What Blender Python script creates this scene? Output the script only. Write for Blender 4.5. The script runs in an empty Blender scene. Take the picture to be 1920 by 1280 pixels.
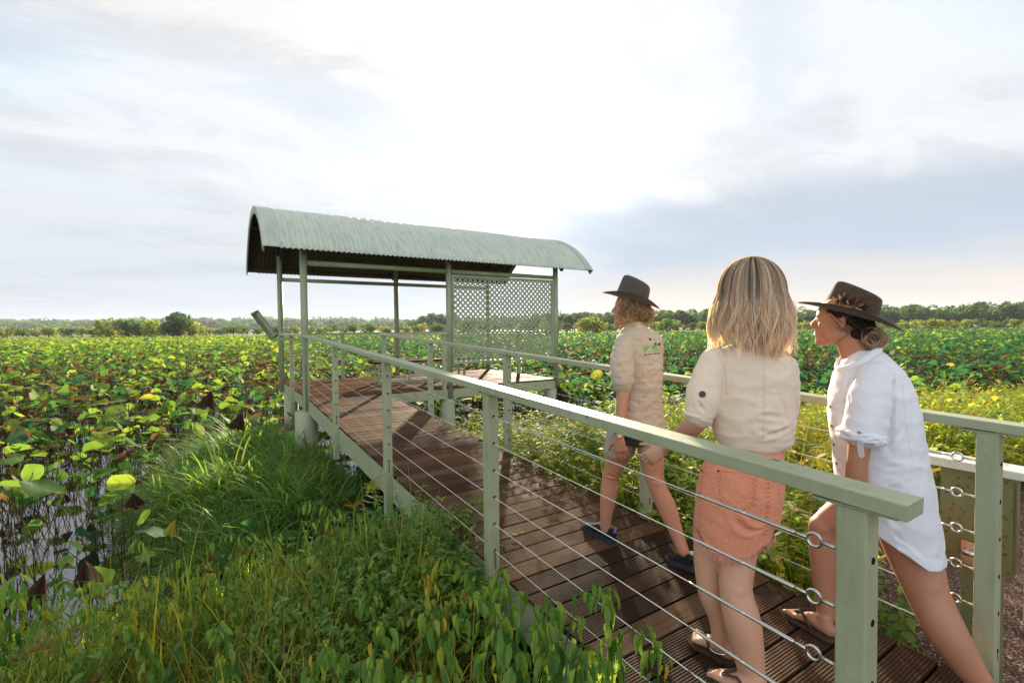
import bpy, bmesh, math, random
import numpy as np
from math import sin, cos, tan, pi, radians, sqrt, atan2, exp
from mathutils import Vector, Matrix, noise
random.seed(7)
RNG = np.random.default_rng(11)
scene = bpy.context.scene
COL = scene.collection

# ---------------------------------------------------------------- camera
# world: x = to the right across the boardwalk, y = along the boardwalk away
# from the camera, z = up with 0 on the deck of the lookout platform (metres)
FPX, YAW, PIT, ROL = 894.1, 0.5661, 0.0279, -0.0099
CAM = np.array([-1.2494, -7.9304, 1.0655])
_F = np.array([sin(YAW)*cos(PIT), cos(YAW)*cos(PIT), -sin(PIT)])
_R = np.array([cos(YAW), -sin(YAW), 0.0])
_U = np.array([sin(YAW)*sin(PIT), cos(YAW)*sin(PIT), cos(PIT)])
_R, _U = _R*cos(ROL)+_U*sin(ROL), -_R*sin(ROL)+_U*cos(ROL)
cd = bpy.data.cameras.new("camera"); cam = bpy.data.objects.new("camera", cd); COL.objects.link(cam)
cd.sensor_width = 36.0; cd.lens = 36.0*FPX/1920.0; cd.clip_start = 0.05; cd.clip_end = 6000
M = Matrix(((_R[0], _U[0], -_F[0], CAM[0]), (_R[1], _U[1], -_F[1], CAM[1]), (_R[2], _U[2], -_F[2], CAM[2]), (0, 0, 0, 1)))
cam.matrix_world = M
scene.camera = cam

def at(x, y, t):
    """the point of the place seen at photo pixel (x, y), t metres in front of the camera plane"""
    return Vector(CAM + t*(_F + _R*((x-960)/FPX) - _U*((y-640)/FPX)))
def atz(x, y, z):
    D = _F + _R*((x-960)/FPX) - _U*((y-640)/FPX)
    return Vector(CAM + D*((z-CAM[2])/D[2]))

# ---------------------------------------------------------------- light
SUN_AZ, SUN_EL = 0.594, radians(16.8)
sdir = Vector((sin(SUN_AZ)*cos(SUN_EL), cos(SUN_AZ)*cos(SUN_EL), sin(SUN_EL)))
sd = bpy.data.lights.new("sun", 'SUN'); sun = bpy.data.objects.new("sun", sd); COL.objects.link(sun)
sd.energy = 5.0; sd.angle = radians(1.6); sd.color = (1.0, 0.84, 0.62)
sun.rotation_euler = (-sdir).to_track_quat('-Z', 'Y').to_euler(); sun.location = (5, 10, 30)

w = bpy.data.worlds.new("World"); scene.world = w; w.use_nodes = True
def world_nodes():
    nt = w.node_tree; N = nt.nodes; L = nt.links; N.clear()
    def n(t, **k):
        a = N.new(t)
        for q, v in k.items(): setattr(a, q, v)
        return a
    def math_(op, a, b=None, c=None, clamp=False):
        m = n('ShaderNodeMath', operation=op, use_clamp=clamp)
        for i, v in enumerate((a, b, c)):
            if v is None: continue
            if isinstance(v, (int, float)): m.inputs[i].default_value = v
            else: L.new(v, m.inputs[i])
        return m.outputs[0]
    def mixc(f, a, b, bt='MIX'):
        m = n('ShaderNodeMix', data_type='RGBA', blend_type=bt)
        if isinstance(f, (int, float)): m.inputs[0].default_value = f
        else: L.new(f, m.inputs[0])
        for i, v in ((6, a), (7, b)):
            if isinstance(v, tuple): m.inputs[i].default_value = (*v, 1)
            else: L.new(v, m.inputs[i])
        return m.outputs[2]
    def ramp(f, pts):
        r = n('ShaderNodeValToRGB'); e = r.color_ramp.elements
        e[0].position, e[0].color = pts[0][0], (*pts[0][1], 1)
        e[1].position, e[1].color = pts[-1][0], (*pts[-1][1], 1)
        for p_, c_ in pts[1:-1]:
            x = e.new(p_); x.color = (*c_, 1)
        L.new(f, r.inputs[0]); return r.outputs[0]
    g = lambda v: (v, v, v)
    sky = n('ShaderNodeTexSky', sky_type='NISHITA'); sky.sun_disc = False
    sky.sun_elevation = SUN_EL; sky.sun_rotation = SUN_AZ; sky.air_density = 1.0; sky.dust_density = 1.5
    tc = n('ShaderNodeTexCoord'); sp = n('ShaderNodeSeparateXYZ'); L.new(tc.outputs['Generated'], sp.inputs[0])
    z = math_('MAXIMUM', sp.outputs[2], 0.0)
    den = math_('ADD', z, 0.10)
    cx = math_('DIVIDE', sp.outputs[0], den); cy = math_('DIVIDE', sp.outputs[1], den)
    cb = n('ShaderNodeCombineXYZ'); L.new(cx, cb.inputs[0]); L.new(cy, cb.inputs[1])
    mp = n('ShaderNodeMapping'); mp.inputs['Rotation'].default_value = (0, 0, 0.9); mp.inputs['Scale'].default_value = (0.55, 1.0, 1)
    L.new(cb.outputs[0], mp.inputs[0])
    def nz(scale, detail, rough, dist=0, off=0):
        m2 = n('ShaderNodeMapping'); m2.inputs['Location'].default_value = (off, off*.7, off*.3); L.new(mp.outputs[0], m2.inputs[0])
        t = n('ShaderNodeTexNoise'); t.inputs['Scale'].default_value = scale; t.inputs['Detail'].default_value = detail
        t.inputs['Roughness'].default_value = rough; t.inputs['Distortion'].default_value = dist
        L.new(m2.outputs[0], t.inputs['Vector']); return t.outputs[0]
    big = nz(0.75, 10, 0.60, 0.7, 3.1); fine = nz(2.6, 10, 0.66, 1.0, 7.7)
    # angle to the sun
    dp = n('ShaderNodeVectorMath', operation='DOT_PRODUCT'); L.new(tc.outputs['Generated'], dp.inputs[0]); dp.inputs[1].default_value = tuple(sdir)
    cosang = dp.outputs['Value']
    glow = math_('POWER', math_('MAXIMUM', cosang, 0.0), 5.0)
    core = math_('POWER', math_('MAXIMUM', cosang, 0.0), 42.0)
    # cloud sheet: how thick, and how bright
    thick = math_('ADD', math_('MULTIPLY', big, 0.62), math_('MULTIPLY', fine, 0.38))
    dark = ramp(thick, [(0.42, g(0.0)), (0.48, g(0.22)), (0.52, g(0.65)), (0.60, g(1.0))])         # 1 = grey undersides
    lit = math_('ADD', 0.405, math_('ADD', math_('MULTIPLY', glow, 0.085), math_('MULTIPLY', core, 0.50)))
    litc = mixc(1.0, (1.0, 0.995, 0.985), (1, 1, 1), 'MULTIPLY')
    bright = n('ShaderNodeVectorMath', operation='SCALE'); L.new(litc, bright.inputs[0]); L.new(lit, bright.inputs[3])
    greyc = n('ShaderNodeVectorMath', operation='SCALE'); greyc.inputs[0].default_value = (0.895, 0.93, 0.975)
    L.new(math_('MULTIPLY', lit, 0.81), greyc.inputs[3])
    cl = mixc(dark, bright.outputs[0], greyc.outputs[0])
    # thin places let the blue through
    skys = n('ShaderNodeVectorMath', operation='SCALE'); L.new(sky.outputs[0], skys.inputs[0]); skys.inputs[3].default_value = 0.12
    gap = ramp(nz(0.8, 8, 0.55, 0.3, 12.3), [(0.40, g(0.55)), (0.60, g(0.0))])
    skc = mixc(1.0, skys.outputs[0], (0.40, 0.44, 0.50), 'DARKEN'); cl = mixc(gap, cl, skc)
    # low bands: a blue-grey bank at 3..14 degrees and a peach strip just over the horizon
    wob = math_('MULTIPLY', math_('SUBTRACT', nz(1.1, 6, 0.55, 0.2, 21.0), 0.5), 0.10)
    el = math_('ADD', sp.outputs[2], wob)
    side = n('ShaderNodeVectorMath', operation='DOT_PRODUCT'); L.new(tc.outputs['Generated'], side.inputs[0])
    side.inputs[1].default_value = (sin(SUN_AZ+1.57), cos(SUN_AZ+1.57), 0)
    sidev = side.outputs['Value']
    band = ramp(el, [(0.0, g(0.75)), (0.07, g(0.8)), (0.15, g(0.95)), (0.225, g(0.75)), (0.27, g(0.0))])
    bk = n('ShaderNodeMath', operation='MULTIPLY'); L.new(band, bk.inputs[0])
    L.new(ramp(sidev, [(0.0, g(0.35)), (0.04, g(0.5)), (0.22, g(0.95)), (0.7, g(0.9)), (1.0, g(0.6))]), bk.inputs[1])
    cl = mixc(bk.outputs[0], cl, (0.235, 0.285, 0.345))
    band2 = ramp(el, [(0.0, g(1.0)), (0.055, g(0.95)), (0.085, g(0.5)), (0.13, g(0.0))])
    bk2 = n('ShaderNodeMath', operation='MULTIPLY'); L.new(band2, bk2.inputs[0])
    L.new(ramp(sidev, [(0.0, g(0.0)), (0.05, g(0.35)), (0.2, g(0.85)), (1.0, g(0.9))]), bk2.inputs[1])
    cl = mixc(bk2.outputs[0], cl, (0.50, 0.395, 0.305))
    bandl = ramp(el, [(0.0, g(0.85)), (0.10, g(0.55)), (0.20, g(0.0))])
    bk3 = n('ShaderNodeMath', operation='MULTIPLY'); L.new(bandl, bk3.inputs[0])
    L.new(ramp(math_('MULTIPLY', sidev, -1.0), [(0.0, g(0.6)), (0.3, g(0.85)), (1.0, g(0.8))]), bk3.inputs[1])
    cl = mixc(bk3.outputs[0], cl, (0.30, 0.335, 0.37))
    # added fill: unseen sky opposite the sun, brightened to lift the backlit side
    back = math_('MULTIPLY', math_('MAXIMUM', math_('MULTIPLY', cosang, -1.0), 0.0), 1.75)
    bs = n('ShaderNodeVectorMath', operation='SCALE'); L.new(cl, bs.inputs[0]); L.new(math_('ADD', back, 1.0), bs.inputs[3])
    bg = n('ShaderNodeBackground'); bg.inputs['Strength'].default_value = 0.78
    L.new(bs.outputs[0], bg.inputs[0])
    o = n('ShaderNodeOutputWorld'); L.new(bg.outputs[0], o.inputs[0])
world_nodes()
vs = scene.view_settings
vs.view_transform = 'Standard'; vs.look = 'None'; vs.exposure = 1.50; vs.gamma = 1.0
scene.cycles.max_bounces = 8; scene.cycles.transparent_max_bounces = 12
scene.cycles.use_denoising = True
scene.cycles.sample_clamp_indirect = 6.0

# ---------------------------------------------------------------- mesh helpers
def tag(o, label=None, cat=None, group=None, kind=None):
    if label: o['label'] = label
    if cat: o['category'] = cat
    if group: o['group'] = group
    if kind: o['kind'] = kind
    return o
def empty(name, loc=(0, 0, 0), label=None, cat=None, group=None, kind=None):
    o = bpy.data.objects.new(name, None); COL.objects.link(o); o.location = loc
    o.empty_display_size = 0.1
    return tag(o, label, cat, group, kind)
def link(name, me, mat=None, parent=None, loc=None):
    o = bpy.data.objects.new(name, me); COL.objects.link(o)
    if mat is not None:
        if len(me.materials): me.materials.clear()
        for m in (mat if isinstance(mat, (list, tuple)) else [mat]): me.materials.append(m)
    if parent is not None:
        o.parent = parent
        o.matrix_parent_inverse = parent_inv(parent)
    if loc is not None: o.location = loc
    return o
def parent_inv(p):
    m = Matrix.Translation(p.location) @ p.rotation_euler.to_matrix().to_4x4()
    if p.parent is not None: m = (Matrix.Translation(p.parent.location) @ m) if p.parent.type == 'EMPTY' and p.type != 'MESH' else m
    return m.inverted() if p.type == 'EMPTY' else Matrix.Identity(4)
def np_mesh(name, V, F, smooth=False, rnd=None, mi=None):
    """V (n,3); F list of (m,k) index arrays; rnd per-vertex floats"""
    me = bpy.data.meshes.new(name)
    V = np.asarray(V, np.float32)
    F = [np.asarray(f, np.int32) for f in F if len(f)]
    nl = sum(f.size for f in F); nf = sum(len(f) for f in F)
    me.vertices.add(len(V)); me.vertices.foreach_set('co', V.ravel())
    me.loops.add(nl); me.polygons.add(nf)
    me.loops.foreach_set('vertex_index', np.concatenate([f.ravel() for f in F]))
    tot = np.concatenate([np.full(len(f), f.shape[1], np.int32) for f in F])
    st = np.concatenate([[0], np.cumsum(tot)[:-1]]).astype(np.int32)
    me.polygons.foreach_set('loop_start', st)
    if smooth: me.polygons.foreach_set('use_smooth', np.ones(nf, bool))
    if mi is not None: me.polygons.foreach_set('material_index', np.asarray(mi, np.int32))
    me.update(calc_edges=True)
    if rnd is not None:
        a = me.attributes.new('rnd', 'FLOAT', 'POINT'); a.data.foreach_set('value', np.asarray(rnd, np.float32))
    return me
class MB:
    """collects shapes into ONE mesh"""
    def __init__(s): s.V = []; s.F = []; s.n = 0; s.sm = []; s.mi = []
    def add(s, vs, fs, smooth=False, mi=0):
        b = s.n; s.V += [tuple(v) for v in vs]; s.n += len(vs)
        s.F += [tuple(b+i for i in f) for f in fs]; s.sm += [smooth]*len(fs); s.mi += [mi]*len(fs); return s
    def hexa(s, c, mi=0):
        return s.add(c, [(0, 3, 2, 1), (4, 5, 6, 7), (0, 1, 5, 4), (1, 2, 6, 5), (2, 3, 7, 6), (3, 0, 4, 7)], mi=mi)
    def box(s, a, b, mi=0):
        x0, y0, z0 = a; x1, y1, z1 = b
        return s.hexa([(x0, y0, z0), (x1, y0, z0), (x1, y1, z0), (x0, y1, z0), (x0, y0, z1), (x1, y0, z1), (x1, y1, z1), (x0, y1, z1)], mi)
    def beam(s, p, q, w, h, up=(0, 0, 1), bev=0.0, mi=0):
        p = Vector(p); q = Vector(q); d = (q-p).normalized(); side = d.cross(Vector(up)).normalized(); u = side.cross(d).normalized()
        if bev <= 0: prof = [(-w/2, -h/2), (w/2, -h/2), (w/2, h/2), (-w/2, h/2)]
        else:
            a, b, e = w/2, h/2, bev
            prof = [(-a+e, -b), (a-e, -b), (a-.3*e, -b+.3*e), (a, -b+e), (a, b-e), (a-.3*e, b-.3*e), (a-e, b), (-a+e, b), (-a+.3*e, b-.3*e), (-a, b-e), (-a, -b+e), (-a+.3*e, -b+.3*e)]
        n = len(prof)
        vs = [p+side*x+u*y for x, y in prof]+[q+side*x+u*y for x, y in prof]
        fs = [(i, (i+1) % n, n+(i+1) % n, n+i) for i in range(n)]+[tuple(range(n-1, -1, -1)), tuple(range(n, 2*n))]
        return s.add(vs, fs, mi=mi)
    def tube(s, pts, rad, n=10, caps=True, smooth=True, mi=0):
        pts = [Vector(p) for p in pts]; m = len(pts)
        rad = [rad]*m if isinstance(rad, (int, float)) else rad
        vs = []; ref = None
        for i, p in enumerate(pts):
            d = (pts[min(i+1, m-1)]-pts[max(i-1, 0)]).normalized()
            if ref is None: ref = Vector((0, 0, 1)) if abs(d.z) < .9 else Vector((1, 0, 0))
            a = d.cross(ref).normalized(); b = a.cross(d).normalized(); ref = b
            r = rad[i]
            ra, rb = (r, r) if isinstance(r, (int, float)) else r
            vs += [p+a*ra*cos(2*pi*k/n)+b*rb*sin(2*pi*k/n) for k in range(n)]
        fs = [(i*n+k, i*n+(k+1) % n, (i+1)*n+(k+1) % n, (i+1)*n+k) for i in range(m-1) for k in range(n)]
        s.add(vs, fs, smooth, mi)
        if caps:
            b = s.n-len(vs)
            s.F += [tuple(b+k for k in range(n-1, -1, -1)), tuple(b+(m-1)*n+k for k in range(n))]; s.sm += [False]*2; s.mi += [mi]*2
        return s
    def torus(s, c, ax, R, r, n=20, m=8, arc=2*pi, mi=0):
        c = Vector(c); ax = Vector(ax).normalized(); a = ax.orthogonal().normalized(); b = ax.cross(a)
        pts = [c+a*R*cos(arc*k/n)+b*R*sin(arc*k/n) for k in range(n+(0 if arc > 6.2 else 1))]
        if arc > 6.2: pts += [pts[0], pts[1]]
        return s.tube(pts, r, m, caps=arc < 6.2, mi=mi)
    def ball(s, c, r, n=10, m=7, sc=(1, 1, 1), mi=0):
        vs = [(c[0], c[1], c[2]+r*sc[2])]
        for j in range(1, m):
            t = pi*j/m
            vs += [(c[0]+r*sc[0]*sin(t)*cos(2*pi*k/n), c[1]+r*sc[1]*sin(t)*sin(2*pi*k/n), c[2]+r*sc[2]*cos(t)) for k in range(n)]
        vs.append((c[0], c[1], c[2]-r*sc[2])); L = len(vs)-1
        fs = [(0, 1+k, 1+(k+1) % n) for k in range(n)]
        fs += [(1+j*n+k, 1+(j+1)*n+k, 1+(j+1)*n+(k+1) % n, 1+j*n+(k+1) % n) for j in range(m-2) for k in range(n)]
        fs += [(L, 1+(m-2)*n+(k+1) % n, 1+(m-2)*n+k) for k in range(n)]
        return s.add(vs, fs, True, mi)
    def mesh(s, name):
        me = bpy.data.meshes.new(name); me.from_pydata(s.V, [], s.F)
        me.polygons.foreach_set('use_smooth', s.sm); me.polygons.foreach_set('material_index', s.mi); me.update(); return me
    def build(s, name, mat, parent=None): return link(name, s.mesh(name), mat, parent)

# ---------------------------------------------------------------- materials
class Mat:
    def __init__(s, name, rough=0.6, spec=0.5, metal=0.0):
        s.m = bpy.data.materials.new(name); s.m.use_nodes = True; s.nt = s.m.node_tree
        s.N = s.nt.nodes; s.L = s.nt.links; s.b = s.N['Principled BSDF']; s.out = s.N['Material Output']
        s.b.inputs['Roughness'].default_value = rough; s.b.inputs['Metallic'].default_value = metal
        s.b.inputs['Specular IOR Level'].default_value = spec
        s.tc = s.N.new('ShaderNodeTexCoord').outputs['Object']
    def n(s, t, **k):
        a = s.N.new(t)
        for q, v in k.items(): setattr(a, q, v)
        return a
    def noise(s, scale, detail=4, rough=.55, dist=0, vec=None, sc=None):
        v = vec or s.tc
        if sc:
            mp = s.n('ShaderNodeMapping'); mp.inputs['Scale'].default_value = sc; s.L.new(v, mp.inputs[0]); v = mp.outputs[0]
        t = s.n('ShaderNodeTexNoise'); t.inputs['Scale'].default_value = scale; t.inputs['Detail'].default_value = detail
        t.inputs['Roughness'].default_value = rough; t.inputs['Distortion'].default_value = dist
        s.L.new(v, t.inputs['Vector']); return t.outputs[0]
    def vor(s, scale, feat='F1', sc=None, out='Distance'):
        v = s.tc
        if sc:
            mp = s.n('ShaderNodeMapping'); mp.inputs['Scale'].default_value = sc; s.L.new(v, mp.inputs[0]); v = mp.outputs[0]
        t = s.n('ShaderNodeTexVoronoi', feature=feat); t.inputs['Scale'].default_value = scale
        s.L.new(v, t.inputs['Vector']); return t.outputs[out]
    def ramp(s, f, pts, inter='LINEAR'):
        r = s.n('ShaderNodeValToRGB'); r.color_ramp.interpolation = inter; e = r.color_ramp.elements
        c3 = lambda c: (c, c, c, 1) if isinstance(c, (int, float)) else (*c, 1)
        e[0].position, e[0].color = pts[0][0], c3(pts[0][1]); e[1].position, e[1].color = pts[-1][0], c3(pts[-1][1])
        for p_, c_ in pts[1:-1]:
            x = e.new(p_); x.color = c3(c_)
        s.L.new(f, r.inputs[0]); return r.outputs[0]
    def math(s, op, a, b=None, clamp=False):
        m = s.n('ShaderNodeMath', operation=op, use_clamp=clamp)
        for i, v in enumerate((a, b)):
            if v is None: continue
            if isinstance(v, (int, float)): m.inputs[i].default_value = v
            else: s.L.new(v, m.inputs[i])
        return m.outputs[0]
    def mix(s, f, a, b, bt='MIX'):
        m = s.n('ShaderNodeMix', data_type='RGBA', blend_type=bt)
        if isinstance(f, (int, float)): m.inputs[0].default_value = f
        else: s.L.new(f, m.inputs[0])
        for i, v in ((6, a), (7, b)):
            if isinstance(v, tuple): m.inputs[i].default_value = (*v, 1)
            else: s.L.new(v, m.inputs[i])
        return m.outputs[2]
    def attr(s, name='rnd'):
        a = s.n('ShaderNodeAttribute', attribute_name=name); return a.outputs['Fac']
    def color(s, c):
        if isinstance(c, tuple): s.b.inputs['Base Color'].default_value = (*c, 1)
        else: s.L.new(c, s.b.inputs['Base Color'])
        return s
    def rough(s, r): s.L.new(r, s.b.inputs['Roughness']); return s
    def bump(s, h, strength=.3, dist=.01):
        b = s.n('ShaderNodeBump'); b.inputs['Strength'].default_value = strength; b.inputs['Distance'].default_value = dist
        s.L.new(h, b.inputs['Height']); s.L.new(b.outputs[0], s.b.inputs['Normal']); return s
    def translucent(s, col, fac=.4):
        t = s.n('ShaderNodeBsdfTranslucent'); mx = s.n('ShaderNodeMixShader'); mx.inputs[0].default_value = fac
        if isinstance(col, tuple): t.inputs[0].default_value = (*col, 1)
        else: s.L.new(col, t.inputs[0])
        s.L.new(s.b.outputs[0], mx.inputs[1]); s.L.new(t.outputs[0], mx.inputs[2]); s.L.new(mx.outputs[0], s.out.inputs[0]); return s

def painted(name, base, rust=.0, chips=False):
    m = Mat(name, .34, .5)
    a = m.noise(3.0, 6, .6); b = m.noise(38, 4, .6)
    c = m.mix(m.ramp(a, [(.35, 0.), (.7, 1.)]), tuple(x*.88 for x in base), tuple(min(1, x*1.06) for x in base))
    c = m.mix(m.ramp(m.noise(9, 8, .7, .4, sc=(1, 1, .35)), [(.50, 0.), (.72, .62)]), c, (base[0]*.62, base[1]*.60, base[2]*.52))
    if chips:
        c = m.mix(m.ramp(m.noise(6.5, 3, .5, .6), [(.735, 0.), (.742, 1.)]), c, (.02, .09, .10))
    if rust:
        v = m.vor(38); k = m.ramp(v, [(.20, 1.), (.30, 0.)])
        z = m.ramp(m.noise(4.0, 4, .6), [(.5-.12*rust, 0.), (.66-.1*rust, 1.)])
        c = m.mix(m.math('MULTIPLY', k, z), c, (.10, .035, .012))
        c = m.mix(m.math('MULTIPLY', m.ramp(m.noise(7, 6, .65), [(.5, 0.), (.72, .55*rust)]), 1.0), c, (.17, .115, .04))
    m.color(c); m.rough(m.ramp(b, [(.3, .36), (.7, .52)])); m.bump(b, .08, .004)
    return m.m
SAGE = (.335, .36, .225)
paint = painted('sage_paint', SAGE, chips=True)
paint_plain = painted('sage_paint_even', (.27, .31, .19))
paint_rusty = painted('rust_spotted_paint', (.15, .165, .075), rust=1.3)
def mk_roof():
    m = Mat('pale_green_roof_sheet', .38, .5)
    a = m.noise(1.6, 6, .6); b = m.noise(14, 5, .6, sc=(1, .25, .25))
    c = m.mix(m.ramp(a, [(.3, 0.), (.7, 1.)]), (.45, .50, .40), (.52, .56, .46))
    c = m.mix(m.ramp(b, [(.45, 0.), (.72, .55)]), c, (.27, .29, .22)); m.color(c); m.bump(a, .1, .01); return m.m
roofmat = mk_roof()
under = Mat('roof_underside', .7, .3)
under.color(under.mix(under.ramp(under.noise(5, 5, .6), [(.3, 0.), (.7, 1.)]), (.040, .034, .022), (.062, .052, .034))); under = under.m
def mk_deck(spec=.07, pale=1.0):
    m = Mat('weathered_hardwood', .65, spec)
    r = m.attr('rnd')
    base = m.ramp(r, [(0, (.048, .026, .014)), (.35, (.078, .042, .023)), (.7, (.108, .060, .032)), (1, (.150, .087, .048))])
    g = m.noise(7, 8, .7, .6, sc=(.6, 9, 4))
    base = m.mix(m.ramp(g, [(.35, 0.), (.62, .55)]), base, (.030, .017, .011))
    base = m.mix(m.ramp(m.noise(1.1, 5, .6, .3), [(.42, .0), (.68, .5)]), base, (.15, .075, .036))
    base = m.mix(m.ramp(m.noise(3.1, 7, .7, 1.0, sc=(.8, 2, 1)), [(.58, .0), (.72, .6)]), base, (.022, .013, .009))
    sp = m.ramp(m.vor(8, sc=(1, 3, 1)), [(.012, 1.), (.03, 0.)])
    base = m.mix(sp, base, (.012, .009, .007))
    if pale != 1: base = m.mix(1.0, base, (pale*1.05, pale, pale*.88), 'MULTIPLY')  # lightens the board colour to stand in for sun glare
    m.color(base)
    # reeded boards near the entrance, smooth worn ones further on
    s = m.n('ShaderNodeSeparateXYZ'); m.L.new(m.tc, s.inputs[0])
    wv = m.math('SINE', m.math('MULTIPLY', s.outputs[1], 2*pi/.0125))
    near = m.ramp(m.math('ADD', s.outputs[1], m.math('MULTIPLY', m.math('SUBTRACT', r, .5), 1.4)), [(-6.55/1, 1.), (-6.2, 0.)])
    mr = m.n('ShaderNodeMapRange'); mr.inputs[1].default_value = -5.9; mr.inputs[2].default_value = -6.5; mr.inputs[3].default_value = 0.10; mr.inputs[4].default_value = 1
    m.L.new(m.math('ADD', s.outputs[1], m.math('MULTIPLY', m.math('SUBTRACT', r, .5), 1.6)), mr.inputs[0])
    h = m.math('ADD', m.math('MULTIPLY', wv, m.math('MULTIPLY', mr.outputs[0], .5)), m.math('MULTIPLY', g, .8))
    grooves = m.math('MULTIPLY', m.ramp(wv, [(0., 1.), (.45, 0.)]), m.math('MULTIPLY', mr.outputs[0], .65))
    base2 = m.mix(grooves, base, (.02, .013, .01)); m.color(base2)
    m.bump(h, .7, .004); m.rough(m.ramp(m.noise(2.3, 5, .6), [(.3, .45), (.7, .7)])); return m.m
deckmat = mk_deck(.018); deckmat_glare = mk_deck(.003, 1.15)  # second one is the platform copy, sunlit glare painted into its base colour
steel = Mat('stainless_steel', .28, .5, 1.0); steel.color((.62, .60, .56)); steel = steel.m
darkm = Mat('black_gap', .9, .1); darkm.color((.01, .01, .01)); darkm = darkm.m
# ---------------------------------------------------------------- boardwalk geometry
SL = 0.0408; HP = 0.0375
def dz(y): return SL*min(y, 0.0)
WW = 1.247; W = 2.873; V4, V5 = 2.4416, 4.8774
LP = [-2.055, -3.994, -5.744, -7.438]; RP = [0.06, -1.956, -3.904, -5.691, -7.382]

def planks(name, parent, x0, x1, y0, y1, zf, pw=.138, gap=.009, th=.028, mat=None):
    V = []; F = []; R = []; y = y0; k = 0
    while y < y1-.02:
        ye = min(y+pw-gap, y1); r = random.random()
        jz = random.uniform(-.0015, .0015); xa = x0+random.uniform(-.012, .006); xb = x1+random.uniform(-.006, .012)
        b = len(V); nseg = 6; tl = random.uniform(-.001, .001)
        for i in range(nseg+1):
            x = xa+(xb-xa)*i/nseg
            wz = .0012*sin(x*3+k)
            V += [(x, y+.003, zf(y)+jz-th), (x, y, zf(y)+jz+wz-.003), (x, y+.003, zf(y)+jz+wz), (x, ye-.003, zf(ye)+jz+tl+wz), (x, ye, zf(ye)+jz+tl-.003+wz), (x, ye-.003, zf(ye)-th)]
            R += [r]*6
        for i in range(nseg):
            a = b+i*6
            for j in range(6): F.append((a+j, a+(j+1) % 6, a+6+(j+1) % 6, a+6+j))
        F.append(tuple(b+j for j in range(6))); 
        F.append(tuple(b+nseg*6+j for j in range(5, -1, -1)))
        y += pw; k += 1
    me = bpy.data.meshes.new(name); me.from_pydata(V, [], F)
    a = me.attributes.new('rnd', 'FLOAT', 'POINT'); a.data.foreach_set('value', R)
    bm = bmesh.new(); bm.from_mesh(me); bmesh.ops.recalc_face_normals(bm, faces=bm.faces); bm.to_mesh(me); bm.free()
    return link(name, me, mat or deckmat, parent)

ramp_o = empty('boardwalk_ramp', (.6, -4, -.2), 'sloping timber boardwalk with sage green steel edge beams leading to the shelter', 'boardwalk')
planks('decking', ramp_o, HP+.004, WW-HP-.004, -9.6, -.004, dz)
for x, sx in ((HP, 1), (WW-HP, -1)):
    b = MB(); y0, y1 = -9.6, -.01
    xa, xb = sorted((x-.004*sx, x-.052*sx))
    # steel channel: web and two flanges
    def sl(xa, xb, za, zb):
        b.hexa([(xa, y0, dz(y0)+za), (xb, y0, dz(y0)+za), (xb, y1, dz(y1)+za), (xa, y1, dz(y1)+za), (xa, y0, dz(y0)+zb), (xb, y0, dz(y0)+zb), (xb, y1, dz(y1)+zb), (xa, y1, dz(y1)+zb)])
    xo = x-.002*sx
    sl(*sorted((xo-.010*sx, xo-.004*sx)), -.225, -.018)
    b.build('edge_beam', paint, ramp_o)
    for y in (LP if sx > 0 else RP[1:]):
        for dzz in (-.07, -.15):
            for dy in (-.10, .10):
                p = (xo-.010*sx, y+dy, dz(y)+dzz)
                bb = MB(); bb.tube([p, (p[0]-.012*sx, p[1], p[2])], .011, 6); bb.build('bolt', steel, ramp_o)
for y in np.arange(-9.2, -.3, 1.2):
    b = MB(); b.box((HP+.06, y, dz(y)-.15), (WW-HP-.06, y+.07, dz(y)-.035)); b.build('joist', darkm, ramp_o)
for (x, y) in ((.16, -5.0), (WW-.16, -5.0)):
    b = MB(); b.tube([(x, y, -1.6), (x, y, dz(y)-.16)], .09, 16); b.build('pile', paint_plain, ramp_o)

plat = empty('lookout_platform', (2.4, 1.4, 0), 'level timber platform on steel piles under the curved shelter roof', 'platform')
planks('decking', plat, HP+.004, V5+.035, .002, W+.06, lambda y: 0.0, mat=deckmat_glare)
b = MB()
b.box((WW+.045, -.016, -.20), (V5+.05, -.004, -.032)); b.build('front_edge_beam', paint, plat)
b = MB(); b.box((HP-.012, .0, -.20), (HP-.002, W+.06, -.018)); b.build('side_edge_beam', paint, plat)
b = MB(); b.box((V5+.052, -.016, -.20), (V5+.062, W+.06, -.018)); b.box((HP, W+.062, -.2), (V5+.05, W+.072, -.018)); b.build('far_edge_beam', paint, plat)
for x in (HP+.5, 1.6, 2.7, 3.8):
    b = MB(); b.box((x, .05, -.19), (x+.06, W, -.033)); b.build('joist', darkm, plat)
for (x, y) in ((-.005, .0), (V4, .12), (V5-.05, .12), (.15, W-.1), (V4, W-.1), (V5-.05, W-.1)):
    b = MB(); r = .165 if (x < 0) else .14
    zt = -.185 if x < 0 else -.2
    b.tube([(x, y, -1.7), (x, y, -.86), (x, y, -.858), (x, y, zt-.02), (x, y, zt)], [r*1.0, r*1.0, r*.985, r*.985, r*.90], 32)
    m_ = Mat('pile_paint', .55, .35)
    sp = m_.n('ShaderNodeSeparateXYZ'); m_.L.new(m_.tc, sp.inputs[0])
    mr = m_.n('ShaderNodeMapRange'); mr.inputs[1].default_value = -.62; mr.inputs[2].default_value = -.75
    m_.L.new(m_.math('ADD', sp.outputs[2], m_.math('MULTIPLY', m_.noise(9, 4), .08)), mr.inputs[0])
    m_.color(m_.mix(m_.math('MULTIPLY', mr.outputs[0], .8), SAGE, (.20, .17, .10)))
    b.build('pile', m_.m, plat)

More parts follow.
